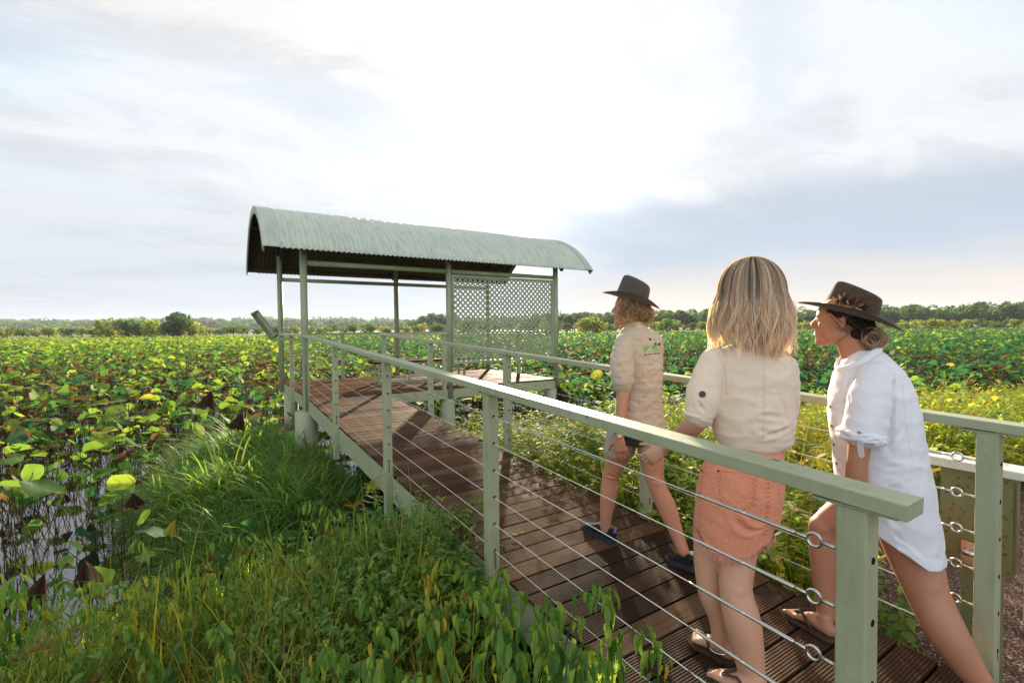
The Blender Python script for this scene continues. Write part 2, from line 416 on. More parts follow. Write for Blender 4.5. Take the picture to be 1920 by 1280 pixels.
# ---------------------------------------------------------------- railings
RH = 1.0
def rail_beam(b, p, q, w=.088, h=.036): b.beam(p, q, w, h, bev=.003)
rustm = Mat('rust_streak', .8, .2); rustm.color(rustm.ramp(rustm.noise(30, 5, .7), [(.3, (.13, .085, .03)), (.7, (.20, .15, .06))])); rustm = rustm.m
holes = [.13, .275, .42, .565, .71, .855]
def post(par, x, y, z0, z1, s=.064, face_holes=True, facing=-1, low=.38, name='post', hole_sides=(0,)):
    o = empty
    b = MB(); b.beam((x, y, z0-low), (x, y, z1-.0475), s, s, up=(0, 1, 0), bev=.005)
    # flat plate under the rail
    b.box((x-.030, y-.085, z1-.047), (x+.030, y+.085, z1-.0405)); b.box((x-.018, y-.04, z1-.0403), (x+.018, y+.04, z1-.0365))
    h = b
    if face_holes:
        for t in holes:
            for sd in (-1, 1):
                yy = y+sd*(s/2+.0008)
                h.tube([(x, yy-.0006, z0+t*RH*.98), (x, yy+.0006, z0+t*RH*.98)], .0085, 8, mi=1)
        zl = z0+holes[0]*RH*.98; L = random.choice((.03, .05, .085)); yy = y-s/2-.0007
        b.add([(x-.006, yy, zl-.004), (x+.005, yy, zl-.004), (x+.007, yy, zl-L), (x, yy, zl-L*1.25), (x-.005, yy, zl-L)], [(0, 1, 2, 3, 4)], mi=2)
    return b.build(name, [paint, darkm, rustm], par)
def eye(b, p, d, L=.46):
    """turnbuckle body, jaw and eye bolt fixing a wire at p, the wire running in direction d"""
    d = Vector(d).normalized(); p = Vector(p)
    b.tube([p, p+d*.035], .0045, 8)
    up = Vector((0, 0, 1)); side = d.cross(up).normalized()
    for k in (0,):
        c = p+d*.054
        ax = side if k == 0 else up*.5+side
        b.torus(c, ax, .0165, .0040, 20, 8)
    a = p+d*.070
    b.tube([a, a+d*.03], .0042, 8)
    b.tube([a+d*.03, a+d*.035, a+d*.16, a+d*.165], [.004, .0056, .0056, .004], 10)
    b.tube([a+d*.18, a+d*.185, a+d*.31, a+d*.315], [.004, .0052, .0052, .003], 10)
    b.tube([a+d*.16, a+d*.19], .0048, 8)
    b.tube([a+d*.31, a+d*.35], .0035, 8)

# left handrail of the ramp and platform
lr = empty('handrail_fence', (0, -4, 0), 'nearest sage green handrail with wires, running from the front right up to the shelter', 'railing')
b = MB(); rail_beam(b, (0, -7.545, dz(-7.545)+RH-.018), (0, -.0, RH-.018)); b.build('top_rail', paint, lr)
b = MB(); rail_beam(b, (0, .03, RH-.018), (0, W+.06, RH-.018)); b.build('top_rail', paint, lr)
for y in LP: post(lr, 0, y, dz(y), dz(y)+RH)
post(lr, 0, 1.45, 0, RH)
def wire(b, p, q, r=.0022, sag=0.0):
    p = Vector(p); q = Vector(q); n = 2 if not sag else 7
    pts = [p.lerp(q, i/(n-1)) for i in range(n)]
    for i, pt in enumerate(pts): pt.z -= sag*4*(i/(n-1))*(1-i/(n-1))
    b.tube(pts, r, 6)
for t in holes:
    b = MB(); z = t*RH*.98
    ys = [LP[3]+HP]+[LP[2], LP[1], LP[0], -.03]
    ends = Vector((0, LP[3]+HP, dz(LP[3])+z))
    eye(b, ends, (0, 1, SL))
    wire(b, (0, LP[3]+HP+.42, dz(LP[3]+.42)+z), (0, -.03, z), .0020)
    wire(b, (0, .03, z), (0, W-.03, z), .0022)
    b.build('wire', steel, lr)

rr = empty('handrail_fence', (WW, -4, 0), 'sage green wire handrail on the right edge of the ramp, beyond the three women', 'railing')
b = MB(); rail_beam(b, (WW, -9.9, dz(-9.9)+RH-.018), (WW, -3.97, dz(-3.97)+RH-.018)); b.build('top_rail', paint, rr)
b = MB(); rail_beam(b, (WW, -3.966, dz(-3.966)+RH-.016), (WW, .11, RH-.018)); b.build('top_rail', paint, rr)
for y in RP[:4]: post(rr, WW, y, dz(y), dz(y)+RH)
post(rr, WW, RP[4], dz(RP[4]), dz(RP[4])+RH, s=.064)
for t in holes:
    b = MB(); z = t*RH*.98
    eye(b, (WW, RP[4]+HP, dz(RP[4])+z), (0, 1, SL))
    wire(b, (WW, RP[4]+HP+.42, dz(RP[4]+.42)+z), (WW, .03, z), .0019)
    b.build('wire', steel, rr)

def level_rail(label, segs, posts, wires=True):
    o = empty('handrail_fence', (segs[0][0][0], segs[0][0][1], 0), label, 'railing')
    b = MB()
    for p, q in segs: rail_beam(b, p, q)
    b.build('top_rail', paint, o)
    for x, y in posts: post(o, x, y, 0, RH, face_holes=False, low=.2)
    if wires:
        for t in holes:
            b = MB()
            for p, q in segs: wire(b, (p[0], p[1], t*.98), (q[0], q[1], t*.98), .002)
            b.build('wire', steel, o)
    return o
zr = RH-.018
level_rail('short handrail between the end of the ramp and the lattice screen', [((WW+.06, 0, zr-.003), (V4-.05, 0, zr-.003))], [(V4-.11, 0)])
level_rail('long handrail along the far side of the platform, seen through the shelter', [((.06, W, zr), (V5-.04, W, zr))], [(1.22, W), (3.7, W)])
level_rail('handrail at the right end of the platform, behind the lattice screen', [((V5+.01, .05, zr), (V5+.01, W, zr))], [(V5+.01, 1.45)])

# ---------------------------------------------------------------- shelter
sh = empty('picnic_shelter', (V4, W/2, 0), 'open sage green shelter with a curved corrugated roof and a lattice screen over the platform', 'shelter')
AR, ZE, RI, VL, VR = 1.790, 2.256, .8904, -.5795, 5.6043
RR = (AR*AR+RI*RI)/(2*RI); CZ = ZE+RI-RR; TH = math.asin(AR/RR)
def arc(t, dr=0.0): return (W/2+(RR+dr)*sin(t), CZ+(RR+dr)*cos(t))
def vault(x0, x1, y_pitch=.076, amp=.0115, na=46, flat=False, dr=0.0):
    nx = 2 if flat else int((x1-x0)/y_pitch*8)+1
    xs = np.linspace(x0, x1, nx); ts = np.linspace(-TH, TH, na)
    a = 0 if flat else amp*np.cos((xs-x0)*2*pi/y_pitch)
    X = np.repeat(xs[:, None], na, 1); A = np.broadcast_to(np.asarray(a).reshape(-1, 1) if not flat else np.zeros((nx, 1)), X.shape)
    R_ = RR+dr+A; T = np.repeat(ts[None, :], nx, 0)
    V = np.stack([X, W/2+R_*np.sin(T), CZ+R_*np.cos(T)], -1).reshape(-1, 3)
    i = np.arange(nx-1)[:, None]*na+np.arange(na-1)[None, :]; i = i.ravel()
    return V, np.stack([i, i+1, i+1+na, i+na], 1)
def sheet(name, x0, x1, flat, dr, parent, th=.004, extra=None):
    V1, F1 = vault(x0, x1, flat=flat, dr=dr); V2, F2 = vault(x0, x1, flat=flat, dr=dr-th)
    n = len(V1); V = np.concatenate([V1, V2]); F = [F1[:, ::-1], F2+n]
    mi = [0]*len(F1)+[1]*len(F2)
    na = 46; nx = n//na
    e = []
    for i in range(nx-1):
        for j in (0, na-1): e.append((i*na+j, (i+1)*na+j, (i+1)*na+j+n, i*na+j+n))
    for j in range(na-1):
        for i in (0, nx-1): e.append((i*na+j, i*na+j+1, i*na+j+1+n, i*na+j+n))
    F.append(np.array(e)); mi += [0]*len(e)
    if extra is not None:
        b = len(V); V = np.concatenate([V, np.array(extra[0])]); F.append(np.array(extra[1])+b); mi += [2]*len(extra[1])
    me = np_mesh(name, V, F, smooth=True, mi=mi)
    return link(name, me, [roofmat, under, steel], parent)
sv = []; sf = []
for t in (-TH*.955, -TH*.36, TH*.36, TH*.955):
    for x in np.arange(VL+.25, VR-.2, .152):
        y, z = arc(t, .010); ny, nz_ = sin(t), cos(t)
        b0 = len(sv); r = .011
        for k in range(6):
            a = 2*pi*k/6
            sv.append((x+r*cos(a), y+r*sin(a)*nz_, z-r*sin(a)*ny))
        for k in range(6):
            a = 2*pi*k/6; r2 = .006
            sv.append((x+r2*cos(a), y+r2*sin(a)*nz_+ny*.012, z-r2*sin(a)*ny+nz_*.012))
        for k in range(6): sf.append((b0+k, b0+(k+1) % 6, b0+6+(k+1) % 6, b0+6+k))
        sf.append((b0+6, b0+7, b0+8, b0+9)); sf.append((b0+9, b0+10, b0+11, b0+6))
roof = sheet('roof', VL+.20, VR-.14, False, 0.0, sh, extra=(sv, sf))
for x0, x1, sx in ((VL, VL+.215, 1), (VR-.155, VR, -1)):
    f = sheet('barge_flashing', x0, x1, True, .0125, sh)
    # turned-down face of the flashing
    b = MB(); xe = x0+.002 if sx > 0 else x1-.002
    n = 40
    for i in range(n):
        t0, t1 = -TH+2*TH*i/n, -TH+2*TH*(i+1)/n
        (a0, c0), (a1, c1) = arc(t0, .0085), arc(t1, .0085); (d0, e0), (d1, e1) = arc(t0, -.105), arc(t1, -.105)
        b.hexa([(xe, a0, c0), (xe+.022*sx, a0, c0), (xe+.022*sx, a1, c1), (xe, a1, c1), (xe, d0, e0), (xe+.022*sx, d0, e0), (xe+.022*sx, d1, e1), (xe, d1, e1)])
    b.build('barge_board', paint_plain, sh)
# purlins and curved ribs
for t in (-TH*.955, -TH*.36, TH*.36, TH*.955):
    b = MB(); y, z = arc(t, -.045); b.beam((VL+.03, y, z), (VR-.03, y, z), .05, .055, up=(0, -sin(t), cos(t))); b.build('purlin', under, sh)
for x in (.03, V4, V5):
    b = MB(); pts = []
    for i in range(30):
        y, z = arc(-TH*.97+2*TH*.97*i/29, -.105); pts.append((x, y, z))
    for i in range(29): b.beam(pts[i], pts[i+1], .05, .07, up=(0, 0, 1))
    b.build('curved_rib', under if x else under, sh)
ZB = 2.103
for x in (0, V4, V5):
    for y in (0, W):
        yy = y; t = math.asin((yy-W/2)/RR); zt = CZ+RR*cos(t)-.05
        b = MB(); cx = x if x else 0.0
        zb0 = -.19 if y == 0 else -.2
        b.tube([(cx, yy, zb0), (cx, yy, zt)], .052, 20)
        if x == 0 and y == 0: b.beam((cx, yy, zb0), (cx, yy, RH-.06), .094, .094, up=(0, 1, 0), bev=.008)
        b.build('column', paint_plain, sh)
for y in (0, W):
    b = MB()
    for xa, xb in ((.052, V4-.052), (V4+.052, V5-.052)):
        b.tube([(xa, y, ZB), (xb, y, ZB)], .040, 14)
    b.build('eaves_beam', paint_plain, sh)

# lattice screen between the two right front columns
lat = empty('lattice_screen', ((V4+V5)/2, 0, 0), 'diamond lattice panel framed between the middle and right front columns of the shelter', 'lattice screen')
X0, X1, Z0, Z1 = V4+.055, V5-.055, .42, 2.05
b = MB(); fw = .045
b.box((X0, -.022, Z1-fw), (X1, .022, Z1)); b.box((X0, -.022, Z0), (X1, .022, Z0+fw))
b.box((X0, -.021, Z0+fw+.0005), (X0+fw, .021, Z1-fw-.0005)); b.box((X1-fw, -.021, Z0+fw+.0005), (X1, .021, Z1-fw-.0005))
b.build('frame', paint_plain, lat)
def lattice(x0, x1, z0, z1, pitch=.104, sw=.030):
    b = MB()
    for s, yo in ((1, -.004), (-1, .0045)):
        c = -(z1-z0)-.2; L = x1-x0; H = z1-z0
        while c < L+.2:
            # line: x = c + s' * z
            pts = []
            for off in (-sw*.7071, sw*.7071):
                if s > 0: xa, za, xb, zb = c+off, 0.0, c+off+H, H
                else: xa, za, xb, zb = c+off+H, 0.0, c+off, H
                # clip to 0..L in x
                def clip(xa, za, xb, zb):
                    t0, t1 = 0.0, 1.0; dx = xb-xa
                    for lim, sg in ((0, 1), (L, -1)):
                        f0 = sg*(xa-lim); f1 = sg*(xb-lim)
                        if f0 < 0 and f1 < 0: return None
                        if f0 < 0: t0 = max(t0, f0/(f0-f1))
                        elif f1 < 0: t1 = min(t1, f0/(f0-f1))
                    if t1-t0 < .005: return None
                    return (xa+dx*t0, za+(zb-za)*t0), (xa+dx*t1, za+(zb-za)*t1)
                pts.append(clip(xa, za, xb, zb))
            if pts[0] and pts[1]:
                (p0, p1), (q0, q1) = pts
                y0, y1 = yo-.004, yo+.004
                b.hexa([(x0+p0[0], y0, z0+p0[1]), (x0+p1[0], y0, z0+p1[1]), (x0+q1[0], y0, z0+q1[1]), (x0+q0[0], y0, z0+q0[1]),
                        (x0+p0[0], y1, z0+p0[1]), (x0+p1[0], y1, z0+p1[1]), (x0+q1[0], y1, z0+q1[1]), (x0+q0[0], y1, z0+q0[1])])
            c += pitch
    return b
xm = (X0+X1)/2-.13
lattice(X0+fw*.5, xm-.002, Z0+fw*.6, Z1-fw*.6).build('lattice_panel', paint_plain, lat)
lattice(xm+.002, X1-fw*.5, Z0+fw*.6, Z1-fw*.6).build('lattice_panel', paint_plain, lat)
bpy.context.view_layer.update()

# ---------------------------------------------------------------- benches
def bench(label, x0, x1, y, d=.36, h=.45):
    o = empty('bench', ((x0+x1)/2, y, 0), label, 'bench', 'timber benches under the shelter')
    b = MB(); n = 3; w = (d-.012*(n-1))/n
    for i in range(n): b.beam((x0, y-d/2+w/2+i*(w+.012), h-.019), (x1, y-d/2+w/2+i*(w+.012), h-.019), w, .038, bev=.004)
    s = b.build('seat', deckmat, o)
    for k, x in enumerate(np.linspace(x0+.12, x1-.12, 4)):
        for yy in (y-d*.36, y+d*.36):
            b = MB(); b.beam((x, yy, 0.002), (x, yy, h-.075), .04, .04, up=(0, 1, 0), bev=.003); b.build('leg', paint_plain, o)
    b = MB()
    for yy in (y-d*.36, y+d*.36):
        b.beam((x0+.1, yy, h-.057), (x1-.1, yy, h-.057), .04, .035)
        b.beam((x0+.145, yy, .05), (x1-.145, yy, .05), .035, .04)
    b.build('frame', paint_plain, o)
    return o
bench('long timber bench on sage green legs in the middle of the shelter', 1.36, 3.42, 1.26)

# ---------------------------------------------------------------- reading boards on the rails
def sign(label, cx, cy, yaw, w=.62, d=.42):
    o = empty('interpretive_sign', (cx, cy, RH), label, 'sign', 'slanted reading boards on the platform rails')
    R = Matrix.Rotation(yaw, 3, 'Z'); T = Vector((cx, cy, RH-.03))
    # local: x along the rail, y outward, tray tilts up going outward
    def P(x, y, z): return T+R@Vector((x, y, z))
    b = MB(); tl = radians(56); cy_, sy_ = cos(tl), sin(tl); o0 = .30
    def Q(x, s, n): return P(x, o0+s*cy_-n*sy_, s*sy_+n*cy_)
    b.hexa([Q(-w/2, 0, -.01), Q(w/2, 0, -.01), Q(w/2, d, -.01), Q(-w/2, d, -.01), Q(-w/2, 0, .0), Q(w/2, 0, .0), Q(w/2, d, .0), Q(-w/2, d, .0)])
    for xa, xb in ((-w/2, -w/2+.03), (w/2-.03, w/2)):
        b.hexa([Q(xa, 0, -.045), Q(xb, 0, -.045), Q(xb, d, -.045), Q(xa, d, -.045), Q(xa, 0, .012), Q(xb, 0, .012), Q(xb, d, .012), Q(xa, d, .012)])
    for sa, sb in ((0, .03), (d-.03, d)):
        b.hexa([Q(-w/2, sa, -.045), Q(w/2, sa, -.045), Q(w/2, sb, -.045), Q(-w/2, sb, -.045), Q(-w/2, sa, .013), Q(w/2, sa, .013), Q(w/2, sb, .013), Q(-w/2, sb, .013)])
    b.hexa([Q(-.02, .03, -.03), Q(.02, .03, -.03), Q(.02, d-.03, -.03), Q(-.02, d-.03, -.03), Q(-.02, .03, -.011), Q(.02, .03, -.011), Q(.02, d-.03, -.011), Q(-.02, d-.03, -.011)])
    b.build('board_tray', paint_plain, o)
    b = MB()
    for x in (-w/2+.07, w/2-.07): b.beam(P(x, -.02, -.06), P(x, o0+.02, -.045), .035, .035)
    b.beam(P(-w/2+.07, o0-.02, -.045), P(w/2-.07, o0-.02, -.045), .03, .03)
    b.build('bracket', paint_plain, o)
    m_ = Mat('faded_panel', .35, .5); k = m_.noise(9, 5, .7)
    m_.color(m_.ramp(k, [(.3, (.30, .36, .42)), (.5, (.42, .46, .46)), (.7, (.20, .26, .24))]))
    b = MB(); b.hexa([Q(-w/2+.03, .03, .001), Q(w/2-.03, .03, .001), Q(w/2-.03, d-.03, .001), Q(-w/2+.03, d-.03, .001), Q(-w/2+.03, .03, .006), Q(w/2-.03, .03, .006), Q(w/2-.03, d-.03, .006), Q(-w/2+.03, d-.03, .006)])
    b.build('panel', m_.m, o)
    return o
sign('slanted reading board sticking out from the left end of the platform rail', -.02, 1.0, radians(90), w=.95, d=.50)
sign('slanted reading board beyond the right end of the platform, beside the lattice', V5+.03, .62, radians(-90), w=.5, d=.3)

# ---------------------------------------------------------------- gate post beside the near right post
gp = empty('gate_post', (1.55, -7.3, -.4), 'squat rusty green steel gate post with a white flat cap behind the right handrail post', 'gate post')
b = MB(); b.box((1.50, -7.40, .02), (1.60, -7.17, .447)); b.build('rusty_cabinet', paint_rusty, gp)
b = MB(); b.beam((1.535, -7.44, .462), (1.535, -7.10, .470), .14, .014, bev=.003)
b.box((1.466, -7.44, .438), (1.474, -7.11, .462))
capm = Mat('chalky_white_paint', .5, .4); capm.color(capm.ramp(capm.noise(14, 6, .7), [(.4, (.62, .64, .60)), (.58, (.52, .55, .48)), (.66, (.22, .18, .12))])); b.build('cap', capm.m, gp)
b = MB(); b.box((1.512, -7.36, -.5), (1.588, -7.24, .018)); b.build('stem', paint_rusty, gp)
b = MB(); b.box((1.488, -7.335, .03), (1.4985, -7.245, .13)); b.tube([(1.475, -7.30, .085), (1.475, -7.255, .085)], .014, 12)
b.build('latch', steel, gp)
b = MB(); b.beam((1.56, -7.18, .1), (1.62, -6.96, -.42), .05, .03); b.build('strut', paint_rusty, gp)
gt = empty('steel_gate', (1.6, -7.6, -.4), 'sage green steel gate beam leaving the frame at the right edge', 'gate')
b = MB(); b.box((1.46, -7.52, -.12), (1.56, -7.44, .42)); b.build('gate_stile', paint, gt)
b = MB(); b.beam((1.535, -7.48, .22), (2.9, -8.75, .22), .06, .22, bev=.006); b.build('gate_rail', paint, gt)
# ---------------------------------------------------------------- terrain and water
WZ = -1.2
SH = np.array([(-400, -6), (-30, -6), (-12, -5.8), (-6, -5.4), (-3.4, -4.75), (-2.6, -4.3), (-2.0, -4.1), (-1.1, -4.2), (-.4, -4.1), (.2, -3.9), (.7, -3.1), (1.2, -1.4), (1.8, -.6), (3, -1.4), (6, -2.6), (10, -3.2), (15, -3.6), (30, -4), (400, -8)], float)
def clump(x, y): return 1-((x+.85)/1.12)**2-((y+.75)/2.35)**2      # > 0 where the long grass stands
def shore(x): return np.interp(x, SH[:, 0], SH[:, 1])
def fbm(x, y, s, o=0, k=3):
    r = 0; a = 1.0; t = 0
    for i in range(k):
        f = s*2**i; ph = o*1.7+i*13.1
        r = r+a*(np.sin(x*f*1.0+ph+1.3*np.sin(y*f*.9+ph*.7))*np.cos(y*f*1.1-ph+1.1*np.sin(x*f*.8+ph*1.3))); t += a; a *= .55
    return r/t
def gz(x, y):
    x = np.asarray(x, float); y = np.asarray(y, float)
    d = shore(x)-y+.25*fbm(x, y, 1.1, 3)              # > 0 on the bank
    top = np.where(x < .6, -.62+.10*np.clip((-y-6)/3, -1, 1), -.40)
    top = np.interp(x, [-3, -.4, .3, 1.3, 2.2, 60], [-.72, -.70, -.66, -.52, -.42, -.42])
    L = np.interp(x, [-3, -1, .4, 1.4, 3, 30], [.9, .9, 1.2, 3.0, 3.6, 5])
    k = np.clip(d/L, 0, 1); k = k*k*(3-2*k)*.35+k**1.3*.65
    z = WZ-.06+(top-WZ+.06)*k
    z = np.where(d < 0, WZ-.06+np.maximum(d*.35, -.5), z)
    cl = np.clip(clump(x, y)+.15*fbm(x, y, 2.2, 5), 0, 1); z = np.maximum(z, WZ-.06+.26*cl**.6*(cl > 0))
    dist = (x+1.2)*sin(YAW)+(y+7.9)*cos(YAW)
    far = np.clip((dist-158-7*fbm(x, y, .02, 5))/14, 0, 1)
    z = np.where(y > 5, np.maximum(z, WZ-.5+far*.75), z)
    return z+.025*fbm(x, y, 3.1, 1)*(k > 0)*(d > 0)
def axis(lo, hi, c, n, p=3.2):
    t = np.linspace(-1, 1, n); s = np.sign(t)*np.abs(t)**p
    return np.where(t < 0, c+(c-lo)*s, c+(hi-c)*s)
gx = axis(-1500, 1500, 0.5, 260); gy = axis(-60, 2500, -3.0, 260)
X, Y = np.meshgrid(gx, gy, indexing='ij'); Zg = gz(X, Y)
n1, n2 = X.shape; i = (np.arange(n1-1)[:, None]*n2+np.arange(n2-1)[None, :]).ravel()
me = np_mesh('ground', np.stack([X, Y, Zg], -1).reshape(-1, 3), [np.stack([i, i+n2, i+n2+1, i+1], 1)], smooth=True)
gm = Mat('wet_soil_and_litter', .85, .3)
c = gm.ramp(gm.noise(2.2, 8, .65), [(.3, (.022, .018, .010)), (.55, (.05, .042, .02)), (.75, (.075, .075, .025))])
sp = gm.n('ShaderNodeSeparateXYZ'); gm.L.new(gm.tc, sp.inputs[0])
fr = gm.n('ShaderNodeMapRange'); fr.inputs[1].default_value = 90; fr.inputs[2].default_value = 140; gm.L.new(sp.outputs[1], fr.inputs[0])
gm.color(gm.mix(fr.outputs[0], c, (.11, .13, .035))); gm.bump(gm.noise(30, 6, .7), .6, .03)
tag(link('ground', me, gm.m), kind='structure')
wm = Mat('marsh_water', .04, .5)
wm.color((.012, .013, .008)); wm.b.inputs['IOR'].default_value = 2.0
wm.bump(wm.noise(5, 4, .5), .05, .02)
wv = [(-2500, -8, WZ), (2500, -8, WZ), (2500, 2500, WZ), (-2500, 2500, WZ)]
me = bpy.data.meshes.new('water'); me.from_pydata(wv, [], [(0, 1, 2, 3)]); tag(link('water', me, wm.m), kind='structure')

# gravel path on the right bank
gv = []; xs = np.linspace(1.42, 7.5, 70); ys = np.linspace(-12.5, -5.2, 84)
def gedge(x): return np.interp(x, [1.4, 2.0, 2.8, 3.6, 5, 8], [-6.9, -6.25, -5.95, -6.15, -6.9, -7.6])
Xp, Yp = np.meshgrid(xs, np.linspace(0, 1, 84), indexing='ij')
Yp = -13+(gedge(Xp)+.12*fbm(Xp, Xp*0+2, 6, 2)+13)*Yp
Zp = gz(Xp, Yp)+.012+.006*fbm(Xp, Yp, 9, 4)
n1, n2 = Xp.shape; i = (np.arange(n1-1)[:, None]*n2+np.arange(n2-1)[None, :]).ravel()
me = np_mesh('gravel_path', np.stack([Xp, Yp, Zp], -1).reshape(-1, 3), [np.stack([i, i+n2, i+n2+1, i+1], 1)], smooth=True)
gr = Mat('red_gravel', .8, .35)
vc = gr.n('ShaderNodeTexVoronoi'); vc.inputs['Scale'].default_value = 85; gr.L.new(gr.tc, vc.inputs['Vector'])
hs = gr.n('ShaderNodeSeparateColor'); gr.L.new(vc.outputs['Color'], hs.inputs[0])
c = gr.ramp(hs.outputs[0], [(0, (.06, .025, .016)), (.35, (.18, .075, .045)), (.7, (.30, .16, .10)), (1, (.46, .34, .26))])
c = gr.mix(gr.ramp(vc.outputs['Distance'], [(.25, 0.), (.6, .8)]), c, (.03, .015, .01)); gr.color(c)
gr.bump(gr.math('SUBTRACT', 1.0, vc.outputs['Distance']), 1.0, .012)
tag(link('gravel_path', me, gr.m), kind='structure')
# loose stones on top of it
def blob_np(nv=1):
    V = np.array([(0, 0, .6), (.9, 0, 0), (.25, .85, .05), (-.75, .5, -.05), (-.7, -.55, .05), (.3, -.9, 0), (0, 0, -.5)])
    F = np.array([(0, 1, 2), (0, 2, 3), (0, 3, 4), (0, 4, 5), (0, 5, 1), (6, 2, 1), (6, 3, 2), (6, 4, 3), (6, 5, 4), (6, 1, 5)]); return V, F
def rotz(a):
    c, s = np.cos(a), np.sin(a); o = np.zeros_like(a); l = np.ones_like(a)
    return np.stack([np.stack([c, -s, o], -1), np.stack([s, c, o], -1), np.stack([o, o, l], -1)], -2)
def rotx(a):
    c, s = np.cos(a), np.sin(a); o = np.zeros_like(a); l = np.ones_like(a)
    return np.stack([np.stack([l, o, o], -1), np.stack([o, c, -s], -1), np.stack([o, s, c], -1)], -2)
class Stamp:
    """stamps many copies of small prototypes into one mesh"""
    def __init__(s): s.V = []; s.F = {}; s.R = []; s.n = 0
    def add(s, V, F, pos, rot, sc, rnd, vr=None):
        V = np.asarray(V, float); m = len(pos)
        if m == 0: return
        sc = np.asarray(sc, float)
        if sc.ndim == 1: sc = np.repeat(sc[:, None], 3, 1)
        P = V[None]*sc[:, None, :]
        P = np.einsum('nij,nkj->nki', rot, P)+np.asarray(pos)[:, None, :]
        s.V.append(P.reshape(-1, 3).astype(np.float32))
        r = np.repeat(np.asarray(rnd)[:, None], len(V), 1)
        if vr is not None: r = r+vr[None]
        s.R.append(r.ravel().astype(np.float32))
        off = (np.arange(m)*len(V)+s.n)[:, None, None]
        for f in (F if isinstance(F, list) else [F]):
            f = np.asarray(f)
            s.F.setdefault(f.shape[1], []).append((f[None]+off).reshape(-1, f.shape[1]))
        s.n += m*len(V)
    def build(s, name, mat, parent=None, smooth=False):
        me = np_mesh(name, np.concatenate(s.V), [np.concatenate(v) for v in s.F.values()], smooth, np.concatenate(s.R))
        return link(name, me, mat, parent)
st = Stamp(); bv, bf = blob_np(); n = 9000
px = RNG.uniform(1.5, 4.8, n); py = RNG.uniform(-8.6, -5.7, n); k = py < gedge(px)+.25*RNG.normal(size=n); px, py = px[k], py[k]; n = len(px)
st.add(bv, bf, np.stack([px, py, gz(px, py)+.018], -1), rotz(RNG.uniform(0, 6.3, n)) @ rotx(RNG.uniform(-.6, .6, n)), RNG.uniform(.003, .009, n)[:, None]*np.array([[1, .8, .7]]), RNG.uniform(0, 1, n))
stm = Mat('loose_gravel', .75, .3); stm.color(stm.ramp(stm.attr(), [(0, (.06, .025, .018)), (.4, (.2, .085, .05)), (.75, (.33, .18, .12)), (1, (.5, .4, .32))]))
tag(st.build('loose_gravel', stm.m), kind='stuff', label='loose red brown pebbles scattered on the gravel path', cat='gravel')
lg = MB(); P0 = Vector((2.0, -7.75, -.37)); pts = [P0+Vector((.45*i, -.02*i-.16*i*(i > 2)*.2, 0)) for i in range(6)]
lg.tube(pts, [.07, .074, .072, .07, .068, .06], 14)
lw = Mat('pale_log', .7, .3); lw.color(lw.ramp(lw.noise(6, 7, .7, .5, sc=(.4, 3, 3)), [(.3, (.16, .09, .05)), (.7, (.42, .29, .18))])); lw.bump(lw.noise(8, 6, .7, sc=(.5, 4, 4)), .5, .02)
tag(lg.build('edging_log', lw.m), 'pale round log edging the gravel path at the lower right edge', 'log')

# ---------------------------------------------------------------- leaf materials
def leafmat(name, stops, tf=.45, rough=.5, spec=.4, tb=1.5, wave=0):
    m = Mat(name, rough, spec); r = m.attr()
    c = m.ramp(r, stops); nz = m.noise(22, 3, .6)
    c = m.mix(m.ramp(nz, [(.3, 0.), (.75, .35)]), c, m.mix(1.0, c, (.55, .6, .5), 'MULTIPLY'))
    m.color(c)
    t = m.mix(1.0, c, (tb*1.15, tb*1.1, tb*.55), 'MULTIPLY')
    m.translucent(t, tf); return m.m
lotusm = leafmat('lotus_leaf', [(0, (.026, .092, .055)), (.22, (.042, .118, .042)), (.45, (.085, .162, .034)), (.62, (.135, .225, .045)), (.74, (.205, .29, .05)), (.80, (.30, .29, .04)), (.84, (.115, .072, .042)), (.93, (.070, .042, .028)), (1, (.035, .021, .015))], .46, .65, .10, 1.75)
stemm = Mat('lotus_stem', .7, .2); stemm.color(stemm.ramp(stemm.attr(), [(0, (.03, .045, .012)), (.5, (.035, .022, .012)), (1, (.06, .032, .018))])); stemm = stemm.m

def lotus_proto(kind, na, nr, seed):
    r_ = np.random.default_rng(seed); V = [(0, 0, 0)]; ph = r_.uniform(0, 6.3, 4); rag = 1+r_.normal(0, .07, na)
    for i in range(1, nr+1):
        r = i/nr
        for k in range(na):
            t = 2*pi*k/na; r_k = r*(1+(rag[k]-1)*r*r); x, y = r_k*cos(t), r_k*sin(t)
            if kind == 0:   # shallow dish with a wavy rim
                z = .16*r*r-.03+(.11*sin(3*t+ph[0])+.08*sin(5*t+ph[1])+.03*sin(9*t+ph[3]))*r**2.5
                z -= .22*max(0, sin(t+ph[2]))**2*r**3
            elif kind == 1:  # half folded, saddle
                z = .55*abs(x)**1.25*.9+.06*sin(4*t+ph[0])*r*r; x *= .78
            elif kind == 2:  # flat, tilted, one lobe drooping
                z = (.05*sin(2*t+ph[0])+.06*sin(5*t+ph[1]))*r*r-.45*max(0, cos(t+ph[2]))**2*r**2
            elif kind == 3:  # withered and hanging
                z = -.95*r**1.1+.12*sin(5*t+ph[0])*r; f = .30+.16*sin(4*t+ph[1])+.12*sin(7*t+ph[3]); x *= f+.1; y *= f
            else:            # curled boat
                z = .75*abs(y)**1.6+.08*sin(3*t+ph[0])*r; y *= .62; z += .12*x
            V.append((x, y, z))
    F3 = [(0, 1+k, 1+(k+1) % na) for k in range(na)]
    F4 = [(1+(i-1)*na+k, 1+i*na+k, 1+i*na+(k+1) % na, 1+(i-1)*na+(k+1) % na) for i in range(1, nr) for k in range(na)]
    return np.array(V), ([np.array(F3), np.array(F4)] if F4 else [np.array(F3)])
KINDS = [0, 0, 1, 2, 2, 4, 3, 3]
